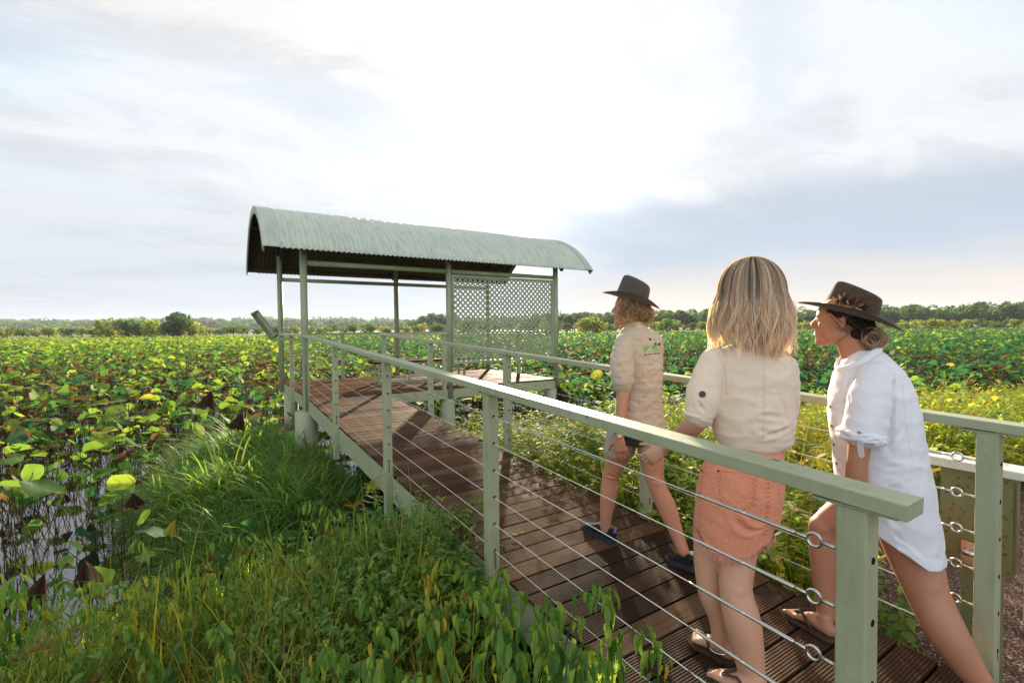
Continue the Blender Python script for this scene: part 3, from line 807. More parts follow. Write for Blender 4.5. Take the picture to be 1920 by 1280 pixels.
P_near = [lotus_proto(k, 18, 4, 40+i) for i, k in enumerate(KINDS)]
P_mid = [lotus_proto(k, 10, 2, 60+i) for i, k in enumerate(KINDS)]
P_far = [lotus_proto(k, 6, 1, 80+i) for i, k in enumerate(KINDS)]
# where leaves stand
def scatter(r0, r1, dens, sc):
    a0, a1 = YAW-1.02, YAW+1.05
    n = int(max(0, a1-a0)/2*(r1*r1-r0*r0)*dens)
    r = np.sqrt(RNG.uniform(r0*r0, r1*r1, n)); a = RNG.uniform(a0, a1, n)
    x = CAM[0]+r*np.sin(a); y = CAM[1]+r*np.cos(a)
    d = y-shore(x)
    keep = (d > .15) & (clump(x, y) < -.05)
    # open water close to the left bank and under the platform
    left = np.clip((9.5-r)/4.5, 0, 1)*(x < .5)
    op = .5+.5*fbm(x, y, .9, 9)
    prob = 1-left*np.clip(.15+.95*op, 0, .93)
    under_ = (x > -.4) & (x < 5.1) & (y > -.3) & (y < 3.1)
    prob = np.where(under_, .15, prob)
    prob = np.where((x > .4) & (x < 5) & (d < 3.2), prob*.25, prob)
    prob *= np.where(r < 60, .72+.38*np.clip(fbm(x, y, .35, 2)+.5, 0, 1), 1)
    keep &= RNG.uniform(0, 1, n) < prob
    x, y, r = x[keep], y[keep], r[keep]; n = len(x)
    R0 = (.06+.19*RNG.beta(1.5, 2.6, n))*sc
    z = WZ+RNG.uniform(.12, .66, n)+.12*fbm(x, y, .5, 6)
    z = np.where(r < 11, WZ+RNG.uniform(.04, .62, n), z); R0 = np.where(r < 12, R0*.82, R0)
    # withered share varies from patch to patch
    pt = .5+.5*fbm(x, y, .10, 4, 3); band = np.exp(-((r-30)/18)**2)*.30
    brown = RNG.uniform(0, 1, n) < np.clip(.16+.30*pt+band-.16*(x > 6), .05, .7)*np.clip(1.6-r/60, .2, 1)
    u = RNG.uniform(0, 1, n)
    yel = .5+.5*fbm(x, y, .16, 8)
    side = np.clip((x-4)/10, 0, 1)
    c = np.clip(u*.70+.16*(yel-.5)-.34*side+.04, 0, .72)
    bright = RNG.uniform(0, 1, n) < .17+.45*np.clip((r-45)/45, 0, 1)*(1-.6*side)-.12*side
    bright &= ~((r < 8.5) & (RNG.uniform(0, 1, n) < .7)); c = np.where(bright, RNG.uniform(.60, .80, n), c)
    c = np.where(brown, RNG.uniform(.845, 1.0, n), c)
    kind = np.where(brown, RNG.integers(5, 8, n), RNG.integers(0, 6, n))
    flat = brown & (RNG.uniform(0, 1, n) < .35); kind = np.where(flat, 2, kind)
    tilt = np.abs(RNG.normal(0, .34, n)); tilt = np.where(RNG.uniform(0, 1, n) < .24, RNG.uniform(.7, 1.35, n), tilt); tilt = np.where(kind >= 6, RNG.normal(0, .2, n), tilt)
    R0 = np.where(brown, R0*RNG.uniform(.5, 1, n), R0)
    az = RNG.uniform(0, 6.3, n)
    rot = rotz(az) @ rotx(tilt) @ rotz(RNG.uniform(0, 6.3, n))
    return x, y, z, r, R0, c, kind, rot
def stems(stamp, x, y, z, lean=.10, rad=.005, rnd=None, nseg=2):
    n = len(x); tri = 3; V = []; 
    for i in range(nseg+1):
        for k in range(tri): V.append((cos(2*pi*k/tri), sin(2*pi*k/tri), i/nseg))
    F = [(i*tri+k, i*tri+(k+1) % tri, (i+1)*tri+(k+1) % tri, (i+1)*tri+k) for i in range(nseg) for k in range(tri)]
    V = np.array(V); h = z-(WZ-.25)
    lx = RNG.normal(0, lean, n); ly = RNG.normal(0, lean, n)
    P = np.zeros((n, len(V), 3)); t = V[None, :, 2]
    P[:, :, 0] = x[:, None]+V[None, :, 0]*rad+lx[:, None]*(1-t)**1.5; P[:, :, 1] = y[:, None]+V[None, :, 1]*rad+ly[:, None]*(1-t)**1.5
    P[:, :, 2] = z[:, None]-h[:, None]*(1-t)
    stamp.V.append(P.reshape(-1, 3).astype(np.float32)); stamp.R.append(np.repeat(RNG.uniform(0, 1, n) if rnd is None else rnd, len(V)).astype(np.float32))
    off = (np.arange(n)*len(V)+stamp.n)[:, None, None]; stamp.F.setdefault(4, []).append((np.array(F)[None]+off).reshape(-1, 4)); stamp.n += n*len(V)

# the 300 leaves that show largest are plants of their own
x, y, z, r, R0, c, kind, rot = scatter(4.2, 30, 19, 1.0)
dcam = np.hypot(x-CAM[0], y-CAM[1])
# skip what the deck hides
vis = R0/dcam*(kind != 99)
order = np.argsort(-vis); ind = np.zeros(len(x), bool); ind[order[:290]] = True
def zone(px_):
    for lim, t in ((110, 'at the left edge'), (230, 'over the open water'), (340, 'above the water edge'), (450, 'above the long grass'), (565, 'left of the shelter column'), (720, 'behind the left handrail'), (845, 'seen under the shelter'), (1045, 'behind the lattice and platform'), (1150, 'between platform and guide'), (1300, 'behind the guide'), (1510, 'behind the blonde woman'), (1700, 'behind the woman in white')):
        if px_ < lim: return t
    return 'right of the woman in white'
def pxof(x, y, z):
    v = np.array([x, y, z])-CAM; return 960+FPX*(v@_R)/(v@_F), 640-FPX*(v@_U)/(v@_F)
def lname(c):
    if c < .3: return 'broad blue green lotus leaf standing on its stalk in the near marsh'
    if c < .6: return 'mid green lotus leaf standing on its stalk in the near marsh'
    if c < .80: return 'bright yellow green lotus leaf glowing in the near marsh'
    return 'withered brown lotus leaf drooping on its stalk in the near marsh'
meshes = {}
def lotus_thing(px, py, pz, R_, cc, kd, M3, name='lotus_leaf', label=None):
    V, F = P_near[kd]
    o = bpy.data.objects.new(name, None); COL.objects.link(o); o.location = (px, py, WZ); o.empty_display_size = .1
    if label is None:
        qx, qy = pxof(px, py, pz); col_ = 'blue green' if cc < .22 else 'mid green' if cc < .45 else 'lime green' if cc < .60 else 'bright yellow green' if cc < .80 else 'withered brown'
        sz = 'very small' if R_ < .10 else 'small' if R_ < .14 else 'medium' if R_ < .18 else 'large' if R_ < .23 else 'very large'
        td = Vector(np.asarray(M3)[:, 2]); ps = 'hanging' if kd >= 6 else 'flat' if td.z > .95 else 'tilted' if td.z > .75 else 'upright'
        rw = 'low in view' if qy > 800 else 'halfway to the horizon' if qy < 700 else 'mid height in view'
        label = '%s %s %s lotus leaf %s, %s' % (sz, ps, col_, zone(qx), rw)
        if len(label.split()) > 16: label = label.replace('halfway to the horizon', 'far off').replace('mid height in view', 'mid view')
    tag(o, label, 'lotus plant', 'lotus leaves standing in the near marsh')
    lf = np_mesh('leaf_blade', (V*R_) @ np.asarray(M3).T+np.array([0, 0, pz-WZ]), F, True, np.full(len(V), cc))
    a = bpy.data.objects.new('leaf_blade', lf); lf.materials.append(lotusm); COL.objects.link(a); a.parent = o
    s_ = Stamp(); stems(s_, np.array([0.]), np.array([0.]), np.array([pz]), .08, .0045, np.array([.2+.6*(cc > .8)]))
    s_.V[0][:, 2] -= WZ
    sm = np_mesh('stalk', s_.V[0], [s_.F[4][0]], True, s_.R[0]); q = bpy.data.objects.new('stalk', sm); sm.materials.append(stemm); COL.objects.link(q); q.parent = o
for i in np.nonzero(ind)[0]: lotus_thing(x[i], y[i], z[i], R0[i], c[i], int(kind[i]), rot[i])
# big withered leaves that stand out
for (px_, py_, dd, rr_, nm) in ((397, 738, 9.2, .36, 'large withered brown lotus leaf standing above the green ones left of the ramp'),
                                (455, 778, 6.6, .26, 'folded dark brown lotus leaf on a tall stalk left of the shelter piles'),
                                (1045, 728, 7.6, .30, 'withered brown lotus leaf hanging in front of the platform edge beam'),
                                (250, 935, 4.6, .17, 'pale brown withered lotus leaf over the open water'),
                                (160, 1065, 3.3, .17, 'dark crumpled lotus leaf at the water edge on the left'),
                                (85, 1090, 3.2, .20, 'blackish crumpled lotus leaf nearest the left edge'),
                                (330, 985, 4.0, .13, 'yellow and brown dying lotus leaf beside the long grass')):
    p = at(px_, py_, dd)
    lotus_thing(p.x, p.y, max(p.z+.06, WZ+.1), rr_, .95 if 'yellow' not in nm else .80, 6 if 'large' not in nm else 7, (rotz(np.array([px_*.1])) @ rotx(np.array([.35])))[0], label=nm)
sl_ = Stamp(); ss_ = Stamp()
def put(P, m):
    for kd in range(8):
        k = m & (kind == kd)
        V, F = P[kd]; sl_.add(V, F, np.stack([x, y, z], -1)[k], rot[k], R0[k], c[k])
put(P_near, ~ind & (r < 13)); put(P_mid, ~ind & (r >= 13))
stems(ss_, x[~ind], y[~ind], z[~ind])
x, y, z, r, R0, c, kind, rot = scatter(30, 66, 11, 1.1); put(P_mid, r < 0) ; put(P_far, r > 0)
x, y, z, r, R0, c, kind, rot = scatter(66, 235, 2.6, 1.6); z = z+.1
fd = (x-CAM[0])*sin(YAW)+(y-CAM[1])*cos(YAW); put(P_far, fd < 162)
tag(sl_.build('lotus_field', lotusm, smooth=True), 'endless field of green, yellow and brown lotus leaves covering the marsh', 'lotus field', kind='stuff')
# bare bent stalks in the water
n = 4200; a = RNG.uniform(YAW-.95, YAW+.1, n); rr_ = np.sqrt(RNG.uniform(3.2**2, 15**2, n)); sx = CAM[0]+rr_*np.sin(a); sy = CAM[1]+rr_*np.cos(a)
k = (sy-shore(sx) > 0) & (sx < 0) & (clump(sx, sy) < .3); sx, sy = sx[k], sy[k]
stems(ss_, sx, sy, WZ+RNG.uniform(.02, .5, len(sx)), .26, .0042, RNG.uniform(.4, 1, len(sx)), 3)
n = 11000; a = RNG.uniform(YAW-.92, YAW+.92, n); rr_ = np.sqrt(RNG.uniform(12**2, 44**2, n)); sx = CAM[0]+rr_*np.sin(a); sy = CAM[1]+rr_*np.cos(a)
k = (sy-shore(sx) > 0); sx, sy = sx[k], sy[k]; stems(ss_, sx, sy, WZ+RNG.uniform(.2, .85, len(sx)), .2, .006, RNG.uniform(.4, 1, len(sx)), 2)
n = 1200; sx = RNG.uniform(.5, 12, n); sy = RNG.uniform(-2, 6, n); k = (sy-shore(sx) > 0); sx, sy = sx[k], sy[k]
stems(ss_, sx, sy, WZ+RNG.uniform(.05, .45, len(sx)), .16, .004, RNG.uniform(.3, 1, len(sx)), 3)
tag(ss_.build('lotus_stalks', stemm), 'thin dark lotus stalks rising from the water under the leaves', 'stalks', kind='stuff')

# ---------------------------------------------------------------- low plants
def leaf_np(n=2, w=.32, fold=.10, curl=.25):
    V = [(0, 0, 0)]
    for i in range(1, n+1):
        t = i/(n+1); ww = w*sin(pi*t**.75); z = -curl*t*t
        V += [(t, -ww, z+fold*ww), (t, 0, z-fold*.3), (t, ww, z+fold*ww)]
    V.append((1, 0, -curl))
    F3 = [(0, 1, 2), (0, 2, 3)]; F4 = []
    for i in range(n-1):
        a = 1+3*i; F4 += [(a, a+3, a+4, a+1), (a+1, a+4, a+5, a+2)]
    a = 1+3*(n-1); L = len(V)-1; F3 += [(a, L, a+1), (a+1, L, a+2)]
    return np.array(V), [np.array(F3)]+([np.array(F4)] if F4 else [])
def frame(d, up=None):
    """rotation matrices whose x axis is d"""
    d = d/np.linalg.norm(d, axis=-1, keepdims=True); u = np.zeros_like(d); u[..., 2] = 1
    if up is not None: u = up
    y_ = np.cross(u, d); y_ /= np.maximum(np.linalg.norm(y_, axis=-1, keepdims=True), 1e-6); z_ = np.cross(d, y_)
    return np.stack([d, y_, z_], -1)
def stalk_np(pts, r0, r1, n=3):
    pts = np.array(pts); m = len(pts); V = []; 
    for i, p in enumerate(pts):
        d = pts[min(i+1, m-1)]-pts[max(i-1, 0)]; d /= np.linalg.norm(d)+1e-9
        a = np.cross(d, (0.3, .9, .1)); a /= np.linalg.norm(a)+1e-9; b = np.cross(d, a); r = r0+(r1-r0)*i/(m-1)
        V += [p+r*(a*cos(2*pi*k/n)+b*sin(2*pi*k/n)) for k in range(n)]
    F = [(i*n+k, i*n+(k+1) % n, (i+1)*n+(k+1) % n, (i+1)*n+k) for i in range(m-1) for k in range(n)]
    return np.array(V), np.array(F)
def merge(parts):
    V = []; F = {}; R = []; n = 0
    for v, f, r in parts:
        V.append(v); R.append(np.full(len(v), r) if np.isscalar(r) else r)
        for q in (f if isinstance(f, list) else [f]):
            if len(q): F.setdefault(q.shape[1], []).append(q+n)
        n += len(v)
    return np.concatenate(V), [np.concatenate(q) for q in F.values()], np.concatenate(R)
def plant(kind, seed):
    """returns V, F, r ; r offsets: around 0 leaf colour spread, stalks at +.0"""
    g = np.random.default_rng(seed); parts = []
    if kind == 'bushy':      # dense small leaves on many thin branches
        L = leaf_np(2, .26, .12, .3)
        for b in range(9):
            az = g.uniform(0, 6.3); le = g.uniform(.25, .46); sp = g.uniform(.2, .8)
            pts = [np.array([cos(az)*sp*le*t**1.2, sin(az)*sp*le*t**1.2, le*t*(1-.25*sp*t)])+g.normal(0, .006, 3) for t in np.linspace(0, 1, 6)]
            v, f = stalk_np(pts, .0022, .001); parts.append((v, f, -.05))
            m = 34; t = g.uniform(.12, 1, m); P = np.array([np.interp(t, np.linspace(0, 1, 6), np.array(pts)[:, j]) for j in range(3)]).T
            d = np.stack([np.cos(g.uniform(0, 6.3, m)), np.sin(g.uniform(0, 6.3, m)), g.uniform(-.5, .5, m)], -1)
            s = Stamp(); s.add(L[0], L[1], P, frame(d), g.uniform(.014, .030, m), g.normal(0, .12, m))
            parts.append((np.concatenate(s.V), [np.concatenate(q) for q in s.F.values()], np.concatenate(s.R)))
    elif kind == 'droop':    # tall stem nodding at the top, big hanging leaves
        L = leaf_np(3, .21, .45, .6); h = g.uniform(.42, .62); az = g.uniform(0, 6.3); bend = g.uniform(.05, .16)
        pts = []
        for t in np.linspace(0, 1, 12):
            zz = h*min(t*1.12, 1.0)-(max(0, t-.86)*3.0)**2*.35; rr = bend*t*t+max(0, t-.8)*.30
            pts.append(np.array([cos(az)*rr, sin(az)*rr, zz]))
        v, f = stalk_np(pts, .0035, .0014, 4); parts.append((v, f, -.1))
        m = 38; t = g.uniform(.28, 1, m); P = np.array([np.interp(t, np.linspace(0, 1, 12), np.array(pts)[:, j]) for j in range(3)]).T
        a = g.uniform(0, 6.3, m); el = g.uniform(-1.9, -.5, m)
        d = np.stack([np.cos(a), np.sin(a), el], -1)
        for j in range(m):
            e = P[j]+np.array([cos(a[j])*.022, sin(a[j])*.022, -.004]); v, f = stalk_np([P[j], e], .001, .0008); parts.append((v, f, -.1)); P[j] = e
        s = Stamp(); s.add(L[0], L[1], P, frame(d), g.uniform(.032, .066, m)*(1.1-.3*t), g.normal(0, .15, m)+.14*(t < .5))
        parts.append((np.concatenate(s.V), [np.concatenate(q) for q in s.F.values()], np.concatenate(s.R)))
    elif kind == 'arch':     # pale stems that rise and bow right over, narrow leaves hanging from the bow
        L = leaf_np(2, .14, .3, .5)
        for b in range(5):
            az = g.uniform(0, 6.3); h = g.uniform(.35, .62); rr = g.uniform(.05, .16); b0 = g.normal(0, .05, 2); pts = []
            for t in np.linspace(0, 1, 14):
                if t < .6: p_ = (0.10*h*t, h*t/.6)
                else: a_ = (t-.6)/.4*g.uniform(2.3, 2.9); p_ = (.06*h+rr*(1-cos(a_)), h+rr*.8*sin(a_))
                pts.append(np.array([b0[0]+cos(az)*p_[0], b0[1]+sin(az)*p_[0], p_[1]]))
            v, f = stalk_np(pts, .0028, .0011, 3); parts.append((v, f, .06))
            m = 13; t = g.uniform(.45, 1, m); P = np.array([np.interp(t, np.linspace(0, 1, 14), np.array(pts)[:, j]) for j in range(3)]).T
            a = g.uniform(0, 6.3, m); d = np.stack([np.cos(a), np.sin(a), g.uniform(-2.6, -.8, m)], -1)
            s = Stamp(); s.add(L[0], L[1], P, frame(d), g.uniform(.025, .06, m), g.normal(0, .12, m)); parts.append((np.concatenate(s.V), [np.concatenate(q) for q in s.F.values()], np.concatenate(s.R)))
    elif kind == 'broad':    # upright stem with broad ovate leaves in pairs
        L = leaf_np(3, .36, .15, .35); h = g.uniform(.3, .5); lean = g.normal(0, .1, 2)
        pts = [np.array([lean[0]*t*t, lean[1]*t*t, h*t]) for t in np.linspace(0, 1, 7)]
        v, f = stalk_np(pts, .003, .0014, 4); parts.append((v, f, 0.0))
        m = 26; t = np.repeat(np.linspace(.15, 1, m//2), 2); P = np.array([np.interp(t, np.linspace(0, 1, 7), np.array(pts)[:, j]) for j in range(3)]).T
        a = np.arange(m)*pi+np.repeat(np.arange(m//2)*1.4, 2); d = np.stack([np.cos(a), np.sin(a), g.uniform(-.7, .25, m)], -1)
        s = Stamp(); s.add(L[0], L[1], P, frame(d), g.uniform(.045, .085, m)*(1.15-.5*t), g.normal(0, .08, m))
        parts.append((np.concatenate(s.V), [np.concatenate(q) for q in s.F.values()], np.concatenate(s.R)))
    elif kind in ('grass', 'sedge', 'lush'):
        nb = 22 if kind != 'lush' else 17
        for b in range(nb):
            az = g.uniform(0, 6.3); le = g.uniform(.35, .75) if kind == 'grass' else g.uniform(.45, .95) if kind == 'lush' else g.uniform(.3, .7); out = g.uniform(.15, .9) if kind != 'lush' else g.uniform(.45, 1.25); az = az if kind != 'lush' else pi+g.normal(0, 1.45); b0 = g.normal(0, .03, 2); wd = g.uniform(.0035, .007) if kind == 'grass' else g.uniform(.0045, .0095) if kind == 'lush' else g.uniform(.0015, .003)
            V = []; m = 7
            for i in range(m):
                t = i/(m-1); rr = le*out*t**1.7*.8; zz = le*(t*(1-.35*out)-.45*out*t**3.2)
                w_ = wd*(1-t**2.5)+.0003; c_, s_ = cos(az), sin(az)
                V += [(b0[0]+c_*rr-s_*w_, b0[1]+s_*rr+c_*w_, zz), (b0[0]+c_*rr+s_*w_, b0[1]+s_*rr-c_*w_, zz)]
            F = [(2*i, 2*i+1, 2*i+3, 2*i+2) for i in range(m-1)]
            parts.append((np.array(V), np.array(F), float(g.normal(0, .10))))
        if kind == 'sedge':
            for b in range(1 if seed % 3 == 0 else 0):
                az = g.uniform(0, 6.3); le = g.uniform(.4, .65); o_ = .12
                tip = np.array([cos(az)*o_, sin(az)*o_, le]); v, f = stalk_np([np.zeros(3), tip*.5+np.array([0, 0, .03]), tip], .0016, .001); parts.append((v, f, .1))
                for j in range(26):
                    d = g.normal(size=3); d[2] = abs(d[2])*.6+.1; d /= np.linalg.norm(d); v, f = stalk_np([tip, tip+d*g.uniform(.02, .05)], .0011, .0006); parts.append((v, f, float(g.uniform(.30, .40))))
    elif kind == 'tuft':     # fine yellow green ground weed seen against the sun
        L = leaf_np(1, .30, .12, .3)
        for b in range(14):
            az = g.uniform(0, 6.3); le = g.uniform(.14, .40); sp = g.uniform(.1, .9)
            pts = [np.array([cos(az)*sp*le*t, sin(az)*sp*le*t, le*t*(1-.3*sp*t)]) for t in np.linspace(0, 1, 4)]
            v, f = stalk_np(pts, .0015, .0007); parts.append((v, f, .05))
            m = 12; t = g.uniform(.2, 1, m); P = np.array([np.interp(t, np.linspace(0, 1, 4), np.array(pts)[:, j]) for j in range(3)]).T
            d = np.stack([np.cos(g.uniform(0, 6.3, m)), np.sin(g.uniform(0, 6.3, m)), g.uniform(-.3, .7, m)], -1)
            s = Stamp(); s.add(L[0], L[1], P, frame(d), g.uniform(.018, .038, m), g.normal(0, .12, m))
            parts.append((np.concatenate(s.V), [np.concatenate(q) for q in s.F.values()], np.concatenate(s.R)))
    return merge(parts)
PR = {k: [plant(k, 100+i) for i in range(6)] for k in ('bushy', 'droop', 'broad', 'grass', 'sedge', 'tuft', 'lush', 'arch')}
weedm = leafmat('weed_leaf', [(0, (.040, .105, .025)), (.25, (.080, .185, .038)), (.45, (.155, .255, .062)), (.62, (.25, .32, .07)), (.76, (.40, .38, .04)), (.88, (.34, .25, .05)), (1, (.22, .12, .05))], .5, .55, .25, 2.1)
def sow(name, kind, x, y, sc, col, mat, label, cat, spread=.05):
    n = len(x); s = Stamp(); which = RNG.integers(0, 6, n); z = gz(x, y)-.02
    pos = np.stack([x, y, z], -1); rot = rotz(RNG.uniform(0, 6.3, n) if kind != 'lush' else RNG.normal(0, .9, n)+1.2*fbm(x, y, 1.6, 8)) @ rotx(RNG.normal(0, .16, n)); sc = np.asarray(sc)*(1+.42*fbm(x, y, 1.9, 7))*(RNG.uniform(.7, 1.3, n)); cc = col+.09*fbm(x, y, 1.3, 4)+RNG.normal(0, spread, n)
    for k in range(6):
        m = which == k
        V, F, R = PR[kind][k]; s.add(V, F, pos[m], rot[m], np.asarray(sc)[m] if np.ndim(sc) else np.full(m.sum(), sc), np.clip(cc[m], .02, .98), vr=R)
    o = s.build(name, mat); tag(o, label, cat, kind='stuff'); return o
def region(n, x0, x1, y0, y1, f):
    x = RNG.uniform(x0, x1, n); y = RNG.uniform(y0, y1, n); k = f(x, y); return x[k], y[k]
notdeck = lambda x, y: (x < -.06) | (x > WW+.06) | (y > -.05)
bank = lambda x, y: shore(x)-y
holes_ = lambda x, y: (fbm(x, y, 1.7, 21) > -.22) & ~((x > -1.1) & (x < -.25) & (y < -5.7) & (y > -6.6) & (RNG.uniform(0, 1, len(x)) < .8))
# long green grass between the left bank and the shelter piles
x, y = region(3900, -2.2, .45, -3.4, 1.9, lambda x, y: clump(x, y)+.22*fbm(x, y, 2.6, 3) > 0)
sow('long_grass', 'lush', x, y, RNG.uniform(.75, 1.25, len(x))*(.75+.35*np.clip(clump(x, y), 0, 1)), .41, weedm, 'lush long green grass arching over the left bank', 'grass')
x, y = region(150, -5, -1.6, -6.2, -2.2, lambda x, y: (bank(x, y) > -.3) & (bank(x, y) < .6))
sow('water_grass', 'grass', x, y, RNG.uniform(.4, .7, len(x)), .42, weedm, 'short green grass at the edge of the open water', 'grass')
# foreground: leafy weeds, sedges, dry stems
x, y = region(400, -4.2, -.12, -7.6, -4.0, lambda x, y: holes_(x, y) & (bank(x, y) > .12) & notdeck(x, y) & (np.hypot(x-CAM[0], y-CAM[1]) > 1.15))
sow('leafy_weeds', 'bushy', x, y, RNG.uniform(.6, 1.05, len(x)), .30+.12*fbm(x, y, 1.5, 3), weedm, 'small leaved green weeds covering the left bank in the foreground', 'weeds')
x, y = region(330, -1.0, -.12, -5.75, -4.15, lambda x, y: (x > -1.2+.3*fbm(y, x, 2)))
sow('bright_weeds', 'bushy', x, y, RNG.uniform(.9, 1.35, len(x)), .50, weedm, 'bright green leafy weeds mounding against the second near handrail post', 'weeds')
x, y = region(1300, -4.2, -.3, -7.4, -3.9, lambda x, y: holes_(x, y) & (bank(x, y) > .12) & notdeck(x, y) & (np.hypot(x-CAM[0], y-CAM[1]) > 1.2))
sow('sedge', 'sedge', x, y, RNG.uniform(.75, 1.25, len(x)), .60, weedm, 'wiry sedge with brown tufts in the lower left foreground', 'sedge')
x, y = region(150, -3.8, -1.4, -6.2, -4.0, lambda x, y: (bank(x, y) > .1) & (np.hypot(x-CAM[0], y-CAM[1]) > 1.3))
sow('broad_weeds', 'broad', x, y, RNG.uniform(.7, 1.1, len(x)), .30, weedm, 'broad leaved green weeds by the open water on the left', 'weeds')
x, y = region(230, -4.2, -.2, -7.4, -3.6, lambda x, y: holes_(x, y) & (bank(x, y) > .12) & notdeck(x, y) & (np.hypot(x-CAM[0], y-CAM[1]) > 1.35))
sow('tall_weeds', 'droop', x, y, RNG.uniform(.55, .95, len(x)), .40, weedm, 'taller drooping weeds mixed into the left bank', 'weeds', .12)
x, y = region(520, -3.8, -.2, -7.2, -3.9, lambda x, y: holes_(x, y) & (bank(x, y) > .12) & notdeck(x, y) & (np.hypot(x-CAM[0], y-CAM[1]) > 1.35))
sow('bank_grass', 'grass', x, y, RNG.uniform(.5, .95, len(x)), .44, weedm, 'loose arching grass between the foreground weeds', 'grass', .10)
x, y = region(260, -4.2, -.25, -7.3, -3.9, lambda x, y: (bank(x, y) > .3) & notdeck(x, y) & (np.hypot(x-CAM[0], y-CAM[1]) > 1.3))
sow('dry_stems', 'sedge', x, y, RNG.uniform(.8, 1.3, len(x)), .84, weedm, 'dry straw coloured stems tangled through the left bank', 'dry grass', .08)
x, y = region(560, -4.2, -.2, -7.4, -3.9, lambda x, y: holes_(x, y) & (bank(x, y) > .1) & notdeck(x, y) & (np.hypot(x-CAM[0], y-CAM[1]) > 1.3))
sow('bowed_weeds', 'arch', x, y, RNG.uniform(.7, 1.1, len(x)), .50, weedm, 'pale stems bowing over in the foreground tangle', 'weeds', .12)
# right bank
x, y = region(6500, 1.36, 16, -7.4, .6, lambda x, y: (bank(x, y) > -.2) & (y > gedge(x)+.05+.15*fbm(x, y, 4, 3)) & (RNG.uniform(0, 1, len(x)) < np.interp(x, [1.3, 4, 9, 16], [1, .9, .6, .45])))
sow('yellow_weeds', 'tuft', x, y, RNG.uniform(.8, 1.25, len(x))*np.interp(x, [1.3, 2.5, 5, 16], [1.5, 1.7, 1.6, 1.7]), .61+.12*fbm(x, y, .9, 5), weedm, 'sunlit yellow green weeds covering the right bank', 'weeds', .08)
x, y = region(700, 1.38, 14, -6.6, 1.4, lambda x, y: (bank(x, y) > -.3) & (y > gedge(x)+.3) & ((x < 2.4) | (fbm(x, y, .6, 9) > -.1)))
sow('leafy_shrubs', 'bushy', x, y, RNG.uniform(1.2, 2.0, len(x)), .58, weedm, 'green leafy weeds growing up beside the right edge of the ramp', 'weeds')
x, y = region(1500, 4.5, 16, -6.2, -2.0, lambda x, y: (bank(x, y) > -.3) & (bank(x, y) < 1.5+.6*fbm(x, y, .7, 3)) & (fbm(x, y, .5, 12) > -.15))
sow('dry_weeds', 'tuft', x, y, RNG.uniform(.8, 1.2, len(x)), .93, weedm, 'rusty brown dried weeds where the right bank meets the lotus', 'weeds')
x, y = region(130, 1.36, 2.3, -7.1, -5.6, lambda x, y: y > gedge(x)-.35)
sow('path_weeds', 'broad', x, y, RNG.uniform(.5, .9, len(x)), .48, weedm, 'broad leaved weeds at the gravel edge beside the deck', 'weeds')
x, y = region(230, 1.3, 2.5, -7.2, -5.2, lambda x, y: y > gedge(x)-.25)
sow('edge_grass', 'grass', x, y, RNG.uniform(.25, .45, len(x)), .55, weedm, 'short yellowing grass along the deck edge by the gravel', 'grass')

x, y = region(700, 1.36, 7, -5.6, 1.2, lambda x, y: (bank(x, y) > -.3) & (y > gedge(x)+.4))
sow('golden_grass', 'sedge', x, y, RNG.uniform(.8, 1.2, len(x)), .66, weedm, 'tall backlit golden grass behind the right handrail', 'grass', .08)
# nodding weeds standing in front of the near handrail: plants of their own
dm = weedm; proto_mesh = []; broad_mesh = [np_mesh('stem_and_leaves', V_, F_, False, np.clip(R_+.36, .02, .98)) for V_, F_, R_ in PR['broad']]
for i in range(6):
    V, F, R = PR['droop'][i]; proto_mesh.append(np_mesh('stem_and_leaves', V, F, False, np.clip(R+.40, .02, .98)))
spots = [(1003, 1062, 1.72, 'topmost wilting weed standing in front of the second near handrail post'), (1062, 1120, 1.78, 0), (1110, 1140, 1.72, 0), (1150, 1135, 1.62, 0), (1206, 1150, 1.66, 'rightmost wilting weed drooping over the deck edge'), (1222, 1190, 1.55, 0), (975, 1100, 1.62, 0), (1030, 1110, 1.60, 0), (1085, 1150, 1.60, 0), (1180, 1170, 1.72, 0),
         (905, 1095, 1.85, 'wilting weed in front of the foot of the second near handrail post'), (870, 1120, 1.75, 0), (930, 1140, 1.62, 0), (845, 1160, 1.6, 0), (780, 1190, 1.55, 0), (735, 1130, 1.95, 0), (800, 1120, 2.0, 0), (700, 1200, 1.55, 0), (960, 1180, 1.5, 0), (1010, 1170, 1.5, 0), (1060, 1200, 1.48, 0), (1120, 1210, 1.5, 0),
         (640, 1180, 1.7, 0), (560, 1200, 1.7, 0), (430, 1190, 1.75, 0), (320, 1160, 1.9, 0), (232, 1010, 2.5, 'bright broad leaved weed standing against the open water'), (150, 1150, 2.0, 0), (40, 960, 2.4, 'tall leafy weed at the left edge over the water'), (18, 1050, 2.1, 0), (480, 1100, 2.3, 0)]
